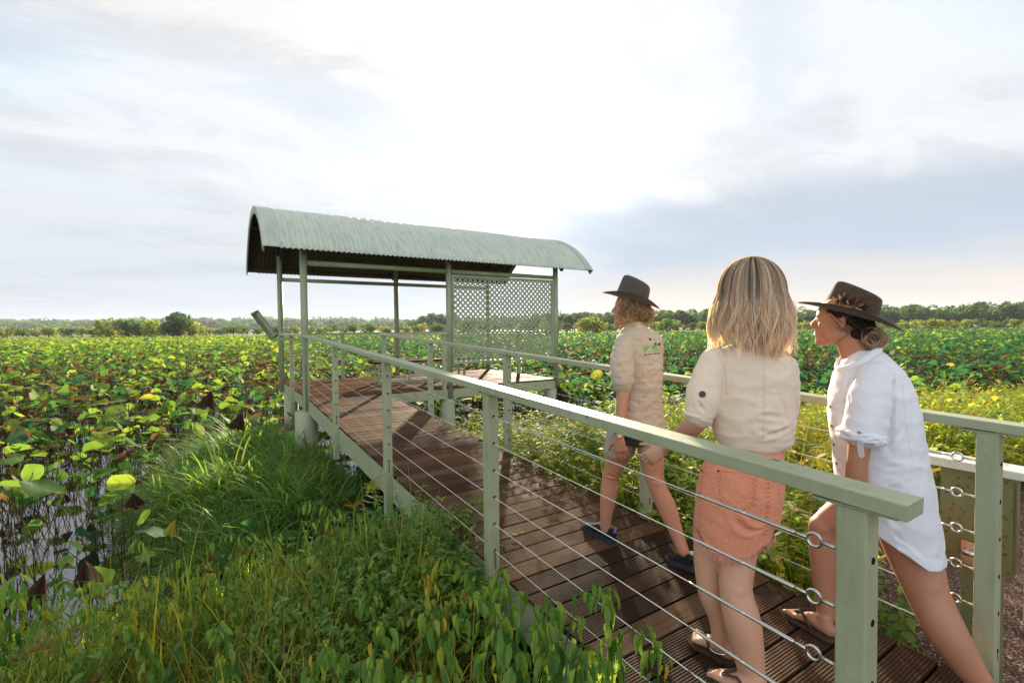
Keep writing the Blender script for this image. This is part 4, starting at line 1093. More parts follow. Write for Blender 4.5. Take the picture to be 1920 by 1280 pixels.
for i, (a, b_, t, nm) in enumerate(spots):
    p = at(a, b_, t); zt = p.z
    if p.x > -.07: p.x = -.07-.03*random.random()
    p.z = float(gz(p.x, p.y))-.01
    if not nm: nm = 'wilting %s weed with hanging leaves, %s' % ('tall' if b_ < 1125 else 'middling' if b_ < 1172 else 'short', 'at the bottom left' if a < 450 else 'at the bottom, left of the handrail' if a < 690 else 'in the dark hollow beside the ramp' if a < 850 else 'at the foot of the second near post' if a < 990 else 'against the deck edge, right of the second near post' if a < 1090 else 'before the deck near the blonde woman')
    o = empty('nodding_weed', tuple(p), nm, 'weed', 'wilting weeds in the foreground')
    kz = 5 if 'broad' not in nm and 'leafy' not in nm else 2
    PM = proto_mesh if kz == 5 else broad_mesh; k = i % 6; hh = max(v.co.z for v in PM[k].vertices)
    s = min(2.0, max(.6, (zt-p.z)/hh)); w_ = min(s, 1.25); o.rotation_euler = (random.gauss(0, .06), random.gauss(0, .06), random.uniform(0, 6.3)); o.scale = (w_, w_, s)
    c_ = bpy.data.objects.new('stem_and_leaves', PM[k]); COL.objects.link(c_); c_.parent = o
    if not PM[k].materials: PM[k].materials.append(dm)

# ---------------------------------------------------------------- far bushes and trees
treem = leafmat('tree_foliage', [(0, (.04, .085, .045)), (.25, (.055, .115, .05)), (.5, (.10, .17, .05)), (.7, (.17, .23, .055)), (.85, (.26, .28, .07)), (1, (.30, .26, .12))], .45, .7, .1, 1.7)
barkm = Mat('bark', .85, .2); barkm.color(barkm.ramp(barkm.noise(4, 5, .6), [(.3, (.03, .022, .015)), (.7, (.09, .07, .05))])); barkm = barkm.m
def crown_np(seed, w, h, z0, nl, card, lobes=9, flatb=.2, dens=1.0):
    g = np.random.default_rng(seed); C = []; 
    for i in range(lobes):
        a = g.uniform(0, 6.3); r = g.uniform(0, .62)*w; C.append((r*cos(a), r*sin(a), z0+h*g.uniform(.25, .85), g.uniform(.28, .5)*w, g.uniform(.18, .34)*h))
    C.append((0, 0, z0+h*.55, .62*w, .42*h)); C = np.array(C)
    k = g.integers(0, len(C), nl); d = g.normal(size=(nl, 3)); d /= np.linalg.norm(d, axis=1, keepdims=True); rr = g.uniform(.55, 1.05, nl)**.6
    P = np.stack([C[k, 0]+d[:, 0]*C[k, 3]*rr, C[k, 1]+d[:, 1]*C[k, 3]*rr, C[k, 2]+d[:, 2]*C[k, 4]*rr], -1); P[:, 2] = np.maximum(P[:, 2], z0+g.uniform(0, .12*h, nl))
    L = (np.array([(-.5, -.35, 0), (.1, -.5, .12), (.55, -.1, 0), (.3, .45, .1), (-.35, .4, -.05)]), np.array([(0, 1, 2), (0, 2, 3), (0, 3, 4)]))
    nd = d+g.normal(0, .6, (nl, 3)); s = Stamp(); s.add(L[0], L[1], P, frame(nd), g.uniform(.6, 1.4, nl)*card, g.normal(0, .09, nl))
    return np.concatenate(s.V), [np.concatenate(q) for q in s.F.values()], np.concatenate(s.R)
def trunk_mb(h, w, r=.12, seed=0):
    g = random.Random(seed); b = MB(); b.tube([(0, 0, -.3), (.02*h, 0, h*.35), (.0, .03*h, h*.7)], [r, r*.75, r*.35], 7)
    for i in range(4):
        a = g.uniform(0, 6.3); z = h*g.uniform(.25, .5); b.tube([(0, 0, z), (cos(a)*w*.3, sin(a)*w*.3, z+h*.22), (cos(a)*w*.5, sin(a)*w*.5, z+h*.32)], [r*.5, r*.3, r*.12], 5)
    return b
def tree_kit(seed, w, h, z0, nl, card, col, name):
    V, F, R = crown_np(seed, w, h, z0, nl, card)
    cm = np_mesh('crown', V, F, False, np.clip(R+col, .02, .98)); cm.materials.append(treem)
    tm = trunk_mb(z0+h, w, .035*(z0+h)*.5+.03, seed).mesh('trunk'); tm.materials.append(barkm); return cm, tm
def plant_tree(kit, x, y, z, s, name, label, cat, group):
    o = bpy.data.objects.new(name, None); COL.objects.link(o); o.location = (x, y, z); o.scale = (s, s, s*random.uniform(.88, 1.1)); o.rotation_euler = (0, 0, random.uniform(0, 6.3))
    tag(o, label, cat, group)
    for nm, me_ in (('crown', kit[0]), ('trunk', kit[1])):
        q = bpy.data.objects.new(nm, me_); COL.objects.link(q); q.parent = o
    return o
def dirpos(px_, dist):
    a = YAW+math.atan((px_-960)/FPX); dist = dist/cos(a-YAW); return CAM[0]+dist*sin(a), CAM[1]+dist*cos(a)
def top_h(px_, py_, dist):
    """height above the marsh of something seen at pixel row py_"""
    return at(px_, py_, dist).z-WZ
bushk = {c_: [tree_kit(300+i+10*j, 1.0, .95, .05, 420, .13, cv, 'bush') for i in range(4)] for j, (c_, cv) in enumerate((('y', .74), ('g', .50), ('d', .25), ('p', .93)))}
BL = {'y': 'yellow green bush in the low belt beyond the lotus', 'g': 'mid green bush in the low belt beyond the lotus', 'd': 'dark green bush in the low belt beyond the lotus', 'p': 'straw coloured bush in the low belt beyond the lotus'}
rb = random.Random(5)
def bzone(px_):
    for lim, t in ((60, 'at the left edge'), (190, 'far left of the dark tree'), (290, 'just left of the dark tree'), (330, 'beneath the dark tree'), (400, 'just right of the dark tree'), (530, 'left of the reading board'), (575, 'between the two left columns'), (660, 'in the left shelter opening'), (745, 'left of the rear column'), (840, 'right of the rear column'), (950, 'behind the left lattice panel'), (1040, 'behind the right lattice panel'), (1140, 'between shelter and guide'), (1250, 'behind the guide'), (1330, 'right of the guide'), (1490, 'behind the blonde hair'), (1560, 'before the face in profile'), (1680, 'behind the feathered hat'), (1790, 'right of the feathered hat')):
        if px_ < lim: return t
    return 'near the right edge'
for px_ in np.arange(-120, 2050, 17):
    px_ = px_+rb.uniform(-8, 8); dist = rb.uniform(164, 205); xx, yy = dirpos(px_, dist)
    hz = 601.6+(574-px_)*.0099
    if px_ < 900: ty = hz+rb.uniform(-1, 8)
    elif px_ < 1350: ty = hz+rb.uniform(-3, 7)
    else: ty = hz+rb.uniform(4, 10)
    h = max(1.0, top_h(px_, ty, dist)); c_ = rb.choices('ygdp', (5, 4, 1.6, 2))[0]
    plant_tree(bushk[c_][rb.randrange(4)], xx, yy, float(gz(xx, yy)), h*.72, 'bush', BL[c_].replace('in the low belt beyond the lotus', ('tall ' if h > 2.6 else 'short ' if h < 1.7 else '')+'in the low belt, '+bzone(px_)), 'bush', 'bushes in the belt beyond the lotus')
# the one dark tree and its neighbours on the left
kt = tree_kit(501, .85, 1.0, .02, 1500, .075, .20, 'tree')
xx, yy = dirpos(332, 150); o = plant_tree(kt, xx, yy, float(gz(xx, yy)), top_h(332, 588, 150)*1.0, 'round_tree', 'dark rounded tree standing out of the bush belt on the far left', 'tree', None)
for px_, dd, ty, c_, w_ in ((285, 158, 601, 'y', 1), (362, 152, 601, 'y', 1), (262, 165, 598, 'd', 1), (240, 165, 602, 'd', 1), (318, 154, 604, 'g', 1), (205, 164, 601, 'y', 1), (880, 160, 599, 'd', 1), (1640, 150, 598, 'y', 1), (1745, 150, 595, 'y', 1), (1760, 152, 596, 'y', 1), (1560, 150, 600, 'y', 1), (1100, 150, 592, 'y', 1), (1120, 152, 594, 'y', 1), (1250, 155, 597, 'g', 1)):
    xx, yy = dirpos(px_, dd); plant_tree(bushk[c_][rb.randrange(4)], xx, yy, float(gz(xx, yy)), top_h(px_, ty, dd)*.95, 'bush', BL[c_], 'bush', 'bushes in the belt beyond the lotus')
# forest on the right and far left
fk = [tree_kit(600+i, .68, .92, .04, 900, .085, .22+.05*(i % 3), 'tree') for i in range(6)]
rf = random.Random(9)
prof_x = [1010, 1060, 1150, 1250, 1340, 1480, 1600, 1700, 1800, 1900, 2450]
prof_y = [588, 582, 583, 577, 578, 580, 576, 573, 569, 565, 562]
px_ = 1005.0
while px_ < 2420:
    for row in range(2):
        q = px_+rf.uniform(-8, 8); dist = 300+row*30+rf.uniform(-14, 14)-.05*(q-1005); xx, yy = dirpos(q, dist)
        ty = np.interp(q, prof_x, prof_y)+rf.uniform(-2, 7)-row*1.0
        plant_tree(fk[rf.randrange(6)], xx, yy, WZ+.2, top_h(q, ty, dist)*.92, 'forest_tree', 'dark green tree in the %s row of the forest edge, %s' % (('front', 'back')[row], bzone(q)), 'tree', 'trees in the far forest edge')
    px_ += 13.5
for q in np.arange(770, 860, 9):
    dist = 420+rf.uniform(-20, 20); xx, yy = dirpos(q, dist); plant_tree(fk[rf.randrange(6)], xx, yy, WZ+.2, top_h(q, np.interp(q, [770, 800, 860], [597, 590, 589])+rf.uniform(-1, 3), dist), 'forest_tree', 'hazy tree in the wooded point seen through the shelter', 'tree', 'trees in the wooded point')
s = Stamp()
for i in range(230):
    q = rf.uniform(-150, 1010); dist = rf.uniform(900, 1250); xx, yy = dirpos(q, dist); hh = top_h(q, 601.6+(574-q)*.0099-np.interp(q, [0, 500, 760, 1000], [10, 9, 4, 6])+rf.uniform(-1, 2), dist)
    V, F, R = crown_np(700+i % 7, 1.0, .85, .05, 120, .2); s.add(V, F, np.array([[xx, yy, WZ]]), rotz(np.array([rf.uniform(0, 6.3)])), np.array([[hh*1.3, hh*1.3, hh]]), np.array([.22]), vr=R)
tag(s.build('distant_forest', treem), 'low hazy line of forest along the left horizon', 'forest', kind='stuff')

# ---------------------------------------------------------------- air
hz_ = Mat('marsh_air', 1); hz_.N.remove(hz_.b); pv = hz_.N.new('ShaderNodeVolumePrincipled'); pv.inputs['Color'].default_value = (.80, .88, 1.0, 1)
pv.inputs['Density'].default_value = .00012; pv.inputs['Anisotropy'].default_value = .25; hz_.L.new(pv.outputs[0], hz_.out.inputs['Volume'])
b = MB(); b.box((-2700, -70, -4), (2700, 2700, 60)); tag(b.build('haze', hz_.m), kind='stuff')
# ---------------------------------------------------------------- people
from mathutils.bvhtree import BVHTree
FH = Vector((sin(YAW), cos(YAW), 0)); RH_ = Vector((cos(YAW), -sin(YAW), 0)); UP = Vector((0, 0, 1))
def dirv(deg, el=0): a = radians(deg); e = radians(el); return Vector((sin(a)*cos(e), cos(a)*cos(e), sin(e)))
def loft(mb, secs, n=24, p=2.0, smooth=True):
    """secs: (centre, a, b) elliptical rings, closed at both ends"""
    vs = []
    for c, a, b in secs:
        for k in range(n):
            t = 2*pi*k/n; ct, st = cos(t), sin(t)
            ct = math.copysign(abs(ct)**(2/p), ct); st = math.copysign(abs(st)**(2/p), st)
            vs.append(c+a*ct+b*st)
    m = len(secs)
    fs = [(i*n+k, i*n+(k+1) % n, (i+1)*n+(k+1) % n, (i+1)*n+k) for i in range(m-1) for k in range(n)]
    fs += [tuple(range(n-1, -1, -1)), tuple((m-1)*n+k for k in range(n))]
    return mb.add(vs, fs, smooth)
def sec(xl, xr, y, t, dr, sh=0.0):
    """a ring seen from xl to xr at row y, t metres away, dr deep"""
    c = at((xl+xr)/2, y, t); w_ = (xr-xl)/2*t/FPX; v = c-Vector(CAM); v.z = 0; v.normalize()
    return (c+v*sh, Vector((v.y, -v.x, 0))*(w_*v.dot(FH)), v*dr)
def limb(mb, pts, rad, n=32, sub=6):
    """tapering limb through joints, with round ends; rad may be (side, depth)"""
    P = [Vector(p) for p in pts]; out = []; rr = []
    for i in range(len(P)-1):
        a = P[max(i-1, 0)]; b = P[i]; c = P[i+1]; d = P[min(i+2, len(P)-1)]
        for k in range(sub):
            t = k/sub; h = lambda p0, p1, p2, p3: .5*((2*p1)+(p2-p0)*t+(2*p0-5*p1+4*p2-p3)*t*t+(3*p1-p0-3*p2+p3)*t**3)
            out.append(h(a, b, c, d)*.55+(b.lerp(c, t))*.45); rr.append(h(rad[max(i-1, 0)], rad[i], rad[i+1], rad[min(i+2, len(P)-1)]))
    out.append(P[-1]); rr.append(rad[-1])
    mb.tube(out, rr, n); mb.ball(out[0], rr[0]*.985, 28, 16); mb.ball(out[-1], rr[-1]*.985, 28, 16)
def ell(mb, c, ax, ay, az, n=20, m=14):
    """ellipsoid with half axes given as vectors"""
    c = Vector(c); vs = [c+az]
    for j in range(1, m):
        t = pi*j/m
        vs += [c+ax*(sin(t)*cos(2*pi*k/n))+ay*(sin(t)*sin(2*pi*k/n))+az*cos(t) for k in range(n)]
    vs.append(c-az); L = len(vs)-1
    fs = [(0, 1+k, 1+(k+1) % n) for k in range(n)]
    fs += [(1+j*n+k, 1+(j+1)*n+k, 1+(j+1)*n+(k+1) % n, 1+j*n+(k+1) % n) for j in range(m-2) for k in range(n)]
    fs += [(L, 1+(m-2)*n+(k+1) % n, 1+(m-2)*n+k) for k in range(n)]
    mb.add(vs, fs, True)
def organic(name, mb, voxel, mat, parent, smooth=6, folds=(), wr=None, fn=None):
    o = bpy.data.objects.new(name, mb.mesh(name)); COL.objects.link(o)
    r = o.modifiers.new('r', 'REMESH'); r.mode = 'VOXEL'; r.voxel_size = voxel; r.use_smooth_shade = True
    s = o.modifiers.new('s', 'SMOOTH'); s.iterations = smooth; s.factor = .5
    bpy.context.view_layer.update()
    me = bpy.data.meshes.new_from_object(o.evaluated_get(bpy.context.evaluated_depsgraph_get()))
    bpy.data.objects.remove(o)
    n = len(me.vertices); V = np.zeros(n*3, np.float32); me.vertices.foreach_get('co', V); V = V.reshape(-1, 3).astype(float)
    N = np.zeros(n*3, np.float32); me.vertices.foreach_get('normal', N); N = N.reshape(-1, 3)
    D = np.zeros(n)
    for pts, w_, d_ in folds:            # creases: polylines pressed into (or raised from) the cloth
        pts = [np.array(p) for p in pts]; best = np.full(n, 9.0); end = np.ones(n)
        for i, (p, q) in enumerate(zip(pts[:-1], pts[1:])):
            L = q-p; t = np.clip(((V-p)@L)/(L@L), 0, 1); dd = np.linalg.norm(V-(p+t[:, None]*L), axis=1)
            s_ = (i+t)/(len(pts)-1); end = np.where(dd < best, np.sin(pi*np.clip(s_, .04, .96))**.6, end); best = np.minimum(best, dd)
        u = best/w_; D += d_*end*(np.exp(-u*u)-.55*np.exp(-(u-1.9)**2))
    if wr:
        amp, sc_, st = wr
        S = np.array(st)*sc_
        for i in range(n):
            a = noise.noise(Vector(V[i]*S)); b = noise.noise(Vector(V[i]*S*2.3+7.0))
            D[i] += amp*((1-abs(a)*2.2)*.7+b*.45-.35)
    V = V+N*D[:, None]
    if fn is not None: V = fn(V, N)
    me.vertices.foreach_set('co', V.astype(np.float32).ravel()); me.polygons.foreach_set('use_smooth', np.ones(len(me.polygons), bool)); me.update()
    me.materials.clear()
    o = link(name, me, mat, parent)
    V_ = [Vector(v) for v in V]
    o_b = BVHTree.FromPolygons(V_, [tuple(p.vertices) for p in me.polygons])
    return o, o_b
def on(b, x, y, off=.0008):
    d = (at(x, y, 1.0)-Vector(CAM)).normalized(); h, nrm, _, _ = b.ray_cast(Vector(CAM), d)
    if h is None: return None, None
    if nrm.dot(d) > 0: nrm = -nrm
    return h+nrm*off, nrm
def seam(mb, b, pts, r=.0009, off=.0006, step=5, dash=False):
    out = []
    for (x0, y0), (x1, y1) in zip(pts[:-1], pts[1:]):
        m = max(2, int(math.hypot(x1-x0, y1-y0)/step))
        for k in range(m+1):
            h, _ = on(b, x0+(x1-x0)*k/m, y0+(y1-y0)*k/m, off)
            if h is not None and (not out or (h-out[-1]).length < .06): out.append(h)
    if len(out) > 2:
        if dash:
            for i in range(0, len(out)-1, 2): mb.tube([out[i], out[i].lerp(out[i+1], .9)], r, 5)
        else: mb.tube(out, r, 5)
def decal(mb, b, poly, th=.0016, off=.0002):
    """flat cloth piece lying on the surface, outline in photo pixels"""
    top = []; bot = []
    for x, y in poly:
        h, nr = on(b, x, y, off)
        if h is None: return
        bot.append(h-nr*.004); top.append(h+nr*th)
    n = len(poly); mb.add(bot+top, [tuple(range(n, 2*n))]+[(i, (i+1) % n, n+(i+1) % n, n+i) for i in range(n)])

def skinmat(name, c, red=(1.12, .86, .80)):
    m = Mat(name, .48, .4); k = m.noise(14, 5, .6); k2 = m.noise(160, 3, .6)
    cc = m.mix(m.ramp(k, [(.35, 0.), (.7, .6)]), c, tuple(x*r for x, r in zip(c, red)))
    cc = m.mix(m.ramp(m.noise(3.5, 6, .7, .6), [(.4, 0.), (.7, .55)]), cc, (c[0]*.80, c[1]*.66, c[2]*.60)); cc = m.mix(m.ramp(k2, [(.58, 0.), (.75, .45)]), cc, (c[0]*.7, c[1]*.6, c[2]*.55))
    m.color(cc); m.bump(k2, .08, .001)
    m.b.inputs['Subsurface Weight'].default_value = .12; m.b.inputs['Subsurface Radius'].default_value = (.012, .004, .002); m.b.inputs['Subsurface Scale'].default_value = .6
    return m.m
skin1 = skinmat('fair_tanned_skin', (.49, .25, .155)); skin2 = skinmat('light_tanned_skin', (.54, .31, .20)); skin3 = skinmat('tanned_skin', (.41, .20, .115))
def cloth(name, c, weave=320, rough=.85, tr=.0, var=.12, bump=.25):
    m = Mat(name, rough, .2); m.b.inputs['Sheen Weight'].default_value = .15
    s = m.n('ShaderNodeSeparateXYZ'); m.L.new(m.tc, s.inputs[0])
    a = m.noise(weave, 3, .6, sc=(1, 1, .10)); b = m.noise(weave, 3, .6, sc=(.10, .10, 1)); k = m.noise(6, 5, .6)
    h = m.math('ADD', a, b)
    cc = m.mix(m.ramp(h, [(.75, 0.), (1.25, 1.)]), tuple(x*(1-var) for x in c), tuple(min(1, x*(1+var)) for x in c))
    cc = m.mix(m.ramp(k, [(.4, 0.), (.8, .3)]), cc, tuple(x*.84 for x in c)); m.color(cc); m.bump(h, bump, .0015)
    if tr: m.translucent(c, tr)
    return m.m
linen = cloth('cream_linen', (.86, .70, .54), tr=.16, var=.05); white = cloth('white_cotton_gauze', (.84, .85, .88), tr=.18, var=.03, bump=.45)
khaki = cloth('khaki_work_shirt', (.51, .425, .315), tr=.06, var=.05); shortm = cloth('khaki_shorts', (.36, .31, .25), var=.1)
denim = cloth('coral_denim', (.62, .235, .135), var=.14, bump=.4); dthread = Mat('brown_thread', .8, .2); dthread.color((.34, .11, .06)); dthread = dthread.m
cthread = Mat('cream_thread', .8, .2); cthread.color((.62, .51, .40)); cthread = cthread.m
felt1 = Mat('brown_grey_felt', .9, .15); felt1.color(felt1.ramp(felt1.noise(40, 5, .7), [(.3, (.062, .052, .042)), (.7, (.092, .078, .064))])); felt1.b.inputs['Sheen Weight'].default_value = .2; felt1 = felt1.m
felt2 = Mat('dark_brown_felt', .9, .15); felt2.color(felt2.ramp(felt2.noise(40, 5, .7), [(.3, (.052, .034, .022)), (.7, (.082, .056, .038))])); felt2.b.inputs['Sheen Weight'].default_value = .2; felt2 = felt2.m
leather = Mat('dark_leather', .4, .5); leather.color((.018, .014, .012)); leather = leather.m
silver = Mat('silver', .25, .5, 1.0); silver.color((.8, .78, .74)); silver = silver.m
blackc = Mat('black_nylon', .7, .3); blackc.color((.012, .012, .014)); blackc = blackc.m
navy = Mat('navy_trainer_mesh', .75, .3); navy.color(navy.ramp(navy.noise(60, 4, .7), [(.35, (.006, .008, .009)), (.65, (.016, .021, .024))])); navy.bump(navy.noise(250, 2), .4, .002); navy = navy.m
solem = Mat('dark_rubber_sole', .7, .3); solem.color((.03, .036, .04)); solem = solem.m
lilac = Mat('lilac_tab', .7, .3); lilac.color((.28, .16, .42)); lilac = lilac.m
brownr = Mat('brown_sandal', .65, .3); brownr.color((.075, .045, .03)); brownr = brownr.m
def hairmat(name, stops, tr=.30):
    m = Mat(name, .42, .5); c = m.ramp(m.attr(), stops); m.color(c)
    t = m.mix(1.0, c, (1.5, 1.3, 1.0), 'MULTIPLY'); m.translucent(t, tr); return m.m
blonde = hairmat('ash_blonde_hair', [(0, (.16, .122, .088)), (.3, (.35, .275, .20)), (.6, (.62, .51, .38)), (1, (.95, .82, .62))], .45)
golden = hairmat('golden_curly_hair', [(0, (.10, .06, .03)), (.4, (.26, .17, .08)), (1, (.55, .40, .20))])
twotone = hairmat('dark_hair_with_blond_ends', [(0, (.018, .012, .008)), (.45, (.05, .03, .018)), (.65, (.20, .13, .07)), (1, (.48, .36, .22))])

def head(mb, c, f, up, s=1.0, jaw=1.0):
    """head built round its centre c (between the ears), facing f"""
    f = f.normalized(); r = f.cross(up).normalized(); u = r.cross(f).normalized()
    P = lambda x, y, z: c+(r*x+f*y+u*z)*s
    E = lambda x, y, z, a, b, d, rot=0: ell(mb, P(x, y, z), r*a*s, (f*cos(rot)+u*sin(rot))*b*s, (u*cos(rot)-f*sin(rot))*d*s)
    E(0, -.014, .034, .073, .094, .080); E(0, .030, .020, .066, .062, .070); E(0, .028, -.030, .058, .056, .066)
    for sx in (-1, 1):
        E(sx*.036, .046, -.020, .024, .032, .028)                     # cheek
        E(sx*.046, .008, -.062, .014, .042, .020, -.45)              # jaw line
        E(sx*.030, .074, .022, .022, .013, .009)                      # brow
        E(sx*.074, -.010, -.004, .006, .016, .029, -.15); E(sx*.079, -.016, .006, .005, .012, .018, -.15)   # ear
    E(0, .050, -.080, .036, .036, .028); E(0, .074, -.093, .019, .016, .016)      # chin
    mb.tube([P(0, .078, .022), P(0, .089, .002), P(0, .104, -.022)], [.0075*s, .009*s, .0105*s], 10); E(0, .102, -.026, .0125, .011, .009); E(-.009, .092, -.029, .007, .009, .006); E(.009, .092, -.029, .007, .009, .006)
    E(0, .079, -.045, .022, .014, .014); E(0, .084, -.0545, .021, .008, .005); E(0, .083, -.063, .018, .008, .0055); E(0, .078, -.074, .018, .012, .010); E(0, .060, -.060, .034, .026, .030)
    return P, r, f, u
def eyes(P, par, s=1.0):
    em = Mat('eye', .15, .5); em.color((.5, .45, .4))
    for sx in (-1, 1):
        b = MB(); c = P(sx*.031, .0725, .004); b.ball(c, .0105*s, 12, 8); b.ball(P(sx*.031, .0810, .004), .0036*s, 8, 6, mi=1); b.build('eye', [em.m, leather], par)
        b = MB(); b.tube([P(sx*(.014), .083, .021), P(sx*.030, .084, .027), P(sx*.048, .070, .022)], [.002, .0035, .0015], 6); b.build('eyebrow', twotone, par)
def hand(mb, w_, f, nrm, thumb=1, curl=(.35, .45, .35), s=.92, spread=.06, tcurl=.3):
    """w_ wrist, f finger direction, nrm back of the hand, thumb = side along f x nrm"""
    f = f.normalized(); sd = f.cross(nrm).normalized(); nn = sd.cross(f).normalized()
    q = lambda a, b, c: w_+(f*a+sd*b+nn*c)*s
    loft(mb, [(q(-.015, 0, 0), sd*.024*s, nn*.018*s), (q(.015, 0, 0), sd*.028*s, nn*.017*s), (q(.045, 0, 0), sd*.037*s, nn*.0155*s), (q(.078, 0, .001), sd*.039*s, nn*.0125*s), (q(.088, 0, 0), sd*.036*s, nn*.010*s)], 18)
    ell(mb, q(.035, thumb*.024, -.006), f*.034*s, sd*.016*s, nn*.013*s)
    for i, (o_, L) in enumerate(((.029, (.040, .024, .020)), (.0100, (.044, .028, .021)), (-.0095, (.041, .026, .021)), (-.028, (.032, .020, .018)))):
        p = q(.082-(.008 if i == 3 else 0), o_*thumb, 0); a = 0.0; pts = [q(.066, o_*thumb*.92, 0), p]; rad = [.0082*s, .0088*s]
        dd = (f+sd*(o_*thumb*spread/.03)).normalized()
        for j in range(3):
            a += curl[j]*(1+.12*(i-1)); d = dd*cos(a)-nn*sin(a); p = p+d*L[j]*s; pts.append(p); rad.append((.0080-.0008*j-(.001 if i == 3 else 0))*s)
        mb.tube(pts, rad, 10); mb.ball(pts[-1], rad[-1], 10, 8)
        for k in (2, 3): mb.ball(pts[k], rad[k]*1.08, 10, 8)
    p = q(.022, thumb*.024, -.004); d = (f*.62+sd*thumb*.62-nn*.35).normalized(); pts = [p]; rad = [.0125*s]; a = 0
    for j, L in enumerate((.036, .031, .025)):
        d2 = (d*cos(tcurl*j)+f*sin(tcurl*j)*.8-nn*sin(tcurl*j)*.4).normalized(); p = p+d2*L*s; pts.append(p); rad.append((.0108-.0010*j)*s)
    mb.tube(pts, rad, 10); mb.ball(pts[-1], rad[-1], 10, 8)
def barefoot(mb, heel, toe, ank, s=1.0):
    """sole level given by heel and toe (both on the ground), ankle joint above"""
    d = (toe-heel).normalized(); sd = d.cross(UP).normalized(); L = (toe-heel).length
    q = lambda a, b, c: heel+d*a*L+sd*b*s+UP*c*s
    loft(mb, [(q(.0, 0, .022), sd*.018*s, UP*.016*s), (q(.05, 0, .026), sd*.029*s, UP*.024*s), (q(.2, 0, .032), sd*.029*s, UP*.030*s), (q(.42, 0, .034), sd*.031*s, UP*.031*s), (q(.6, 0, .026), sd*.038*s, UP*.022*s), (q(.74, 0, .019), sd*.043*s, UP*.016*s), (q(.82, 0, .016), sd*.040*s, UP*.012*s)], 18)
    mb.tube([q(.17, 0, .03), (q(.2, 0, .06)+ank)*.5, ank], [.030*s, .032*s, .032*s], 14)
    ell(mb, q(.08, 0, .03), d*.03*s, sd*.027*s, UP*.028*s)
    return q, d, sd, L
def toes(mb, q, side, s=1.0):
    for i, (b_, l_, r_) in enumerate(((.030, 1.00, .0115), (.011, .985, .0078), (-.004, .955, .0074), (-.018, .915, .0070), (-.031, .865, .0072))):
        p0 = q(.74, b_*side, .014); p1 = q(l_-.045, b_*side*1.05, .0165); p2 = q(l_, b_*side*1.05, .010)
        mb.tube([p0, p1, p2], [r_*1.05*s, r_*s, r_*.85*s], 10); mb.ball(p2, r_*.86*s, 10, 8)
def flipflop(name, q, d, sd, L, par, side):
    b = MB(); out = [(-.04, .020), (.0, .033), (.15, .038), (.4, .037), (.62, .043), (.78, .048), (.92, .044), (1.02, .030), (1.06, .010)]
    ring = [(a, w_) for a, w_ in out]+[(a, -w_) for a, w_ in reversed(out)]
    lo = [q(a, w_, -.0105) for a, w_ in ring]; hi = [q(a, w_, .004) for a, w_ in ring]; n = len(ring)
    b.add(lo+hi, [tuple(range(n-1, -1, -1)), tuple(range(n, 2*n))]+[(i, (i+1) % n, n+(i+1) % n, n+i) for i in range(n)])
    o = b.build(name, brownr, par)
    b = MB(); pk = q(.80, .018*side, .030)
    for s_ in (-1, 1):
        pts = [q(.36, .040*s_, .004), q(.42, .040*s_, .030), q(.56, .026*s_+.006*side, .054), q(.70, .014*s_+.012*side, .044), pk]
        b.tube(pts, [(.009, .003)]*4+[(.006, .003)], 8)
    b.tube([pk, q(.81, .018*side, .004)], .004, 6); b.build('strap', brownr, o)
    return o
def hat(par, c, f, up, felt, rs=.166, rf=.190, h=.118, br=(.080, .098), roll=.022, droop=.012, seed=1):
    f = f.normalized(); r = f.cross(up).normalized(); u = r.cross(f).normalized()
    prof = []       # (kind, s, z) outside from crown centre to brim edge, then back underneath
    n = 72; V = []; rings = 0
    def ring(fr, z, kind, th=0):
        for k in range(n):
            a = 2*pi*k/n; sx, sy = sin(a), cos(a)
            if kind == 'c':
                x, y = br[0]*fr*sx, br[1]*fr*sy; zz = z
                top = max(0, (z/h-.55)/.45)
                # centre crease and the two front pinches
                if kind == 'c' and th:
                    cr = exp(-(x/.022)**2)*exp(-((y+.004)/.080)**4); zz = z-.040*cr*top*min(1, (1.02-fr)*2.2+.05)
                pin = exp(-((y-.058)/.034)**2)*top**.7*(.40); x *= 1-pin*min(1, fr*1.2)
                zz += (.020*(y/br[1])-.004)*top; x *= 1-.05*top
            else:
                e = fr; x = (br[0]+(rs-br[0])*e)*sx; y = (br[1]+(rf-br[1])*e)*sy
                zz = z+roll*(abs(sx)**2.2)*e**1.8-droop*(abs(sy)**2)*e**1.6+.0025*sin(3*a+seed)*e
            V.append(c+r*x+f*y+u*zz)
    def add(fr, z, kind, th=0):
        nonlocal rings; ring(fr, z, kind, th); rings += 1
    for fr, z in ((.05, .985), (.25, .985), (.45, .985), (.62, .98), (.74, .965), (.82, .93), (.86, .87), (.89, .78), (.92, .6), (.95, .4), (.98, .2), (1.0, .06), (1.03, .0)): add(fr, z*h, 'c', 1)
    for e in (.10, .25, .45, .65, .82, .94, 1.0): add(e, .001, 'b')
    add(1.012, -.001, 'b'); add(1.0, -.0035, 'b')
    for e in (.9, .7, .45, .2, .02): add(e, -.0035, 'b')
    for fr, z in ((.97, .02), (.94, .3), (.88, .7), (.6, .86), (.1, .88)): add(fr, z*h, 'c')
    F = [(i*n+k, i*n+(k+1) % n, (i+1)*n+(k+1) % n, (i+1)*n+k) for i in range(rings-1) for k in range(n)]
    F += [tuple(range(n)), tuple((rings-1)*n+k for k in range(n-1, -1, -1))]
    b = MB(); b.add(V, F, True); o = b.build('hat', felt, par)
    bd = MB(); pts = [c+r*(br[0]*1.012*sin(2*pi*k/40))+f*(br[1]*1.012*cos(2*pi*k/40))+u*.012 for k in range(42)]
    for i in range(41):
        pass
    bd.tube(pts, [(.0035, .009)]*42, 8, caps=False)
    bn = bd.build('hat_band', leather, o)
    return o, r, f, u
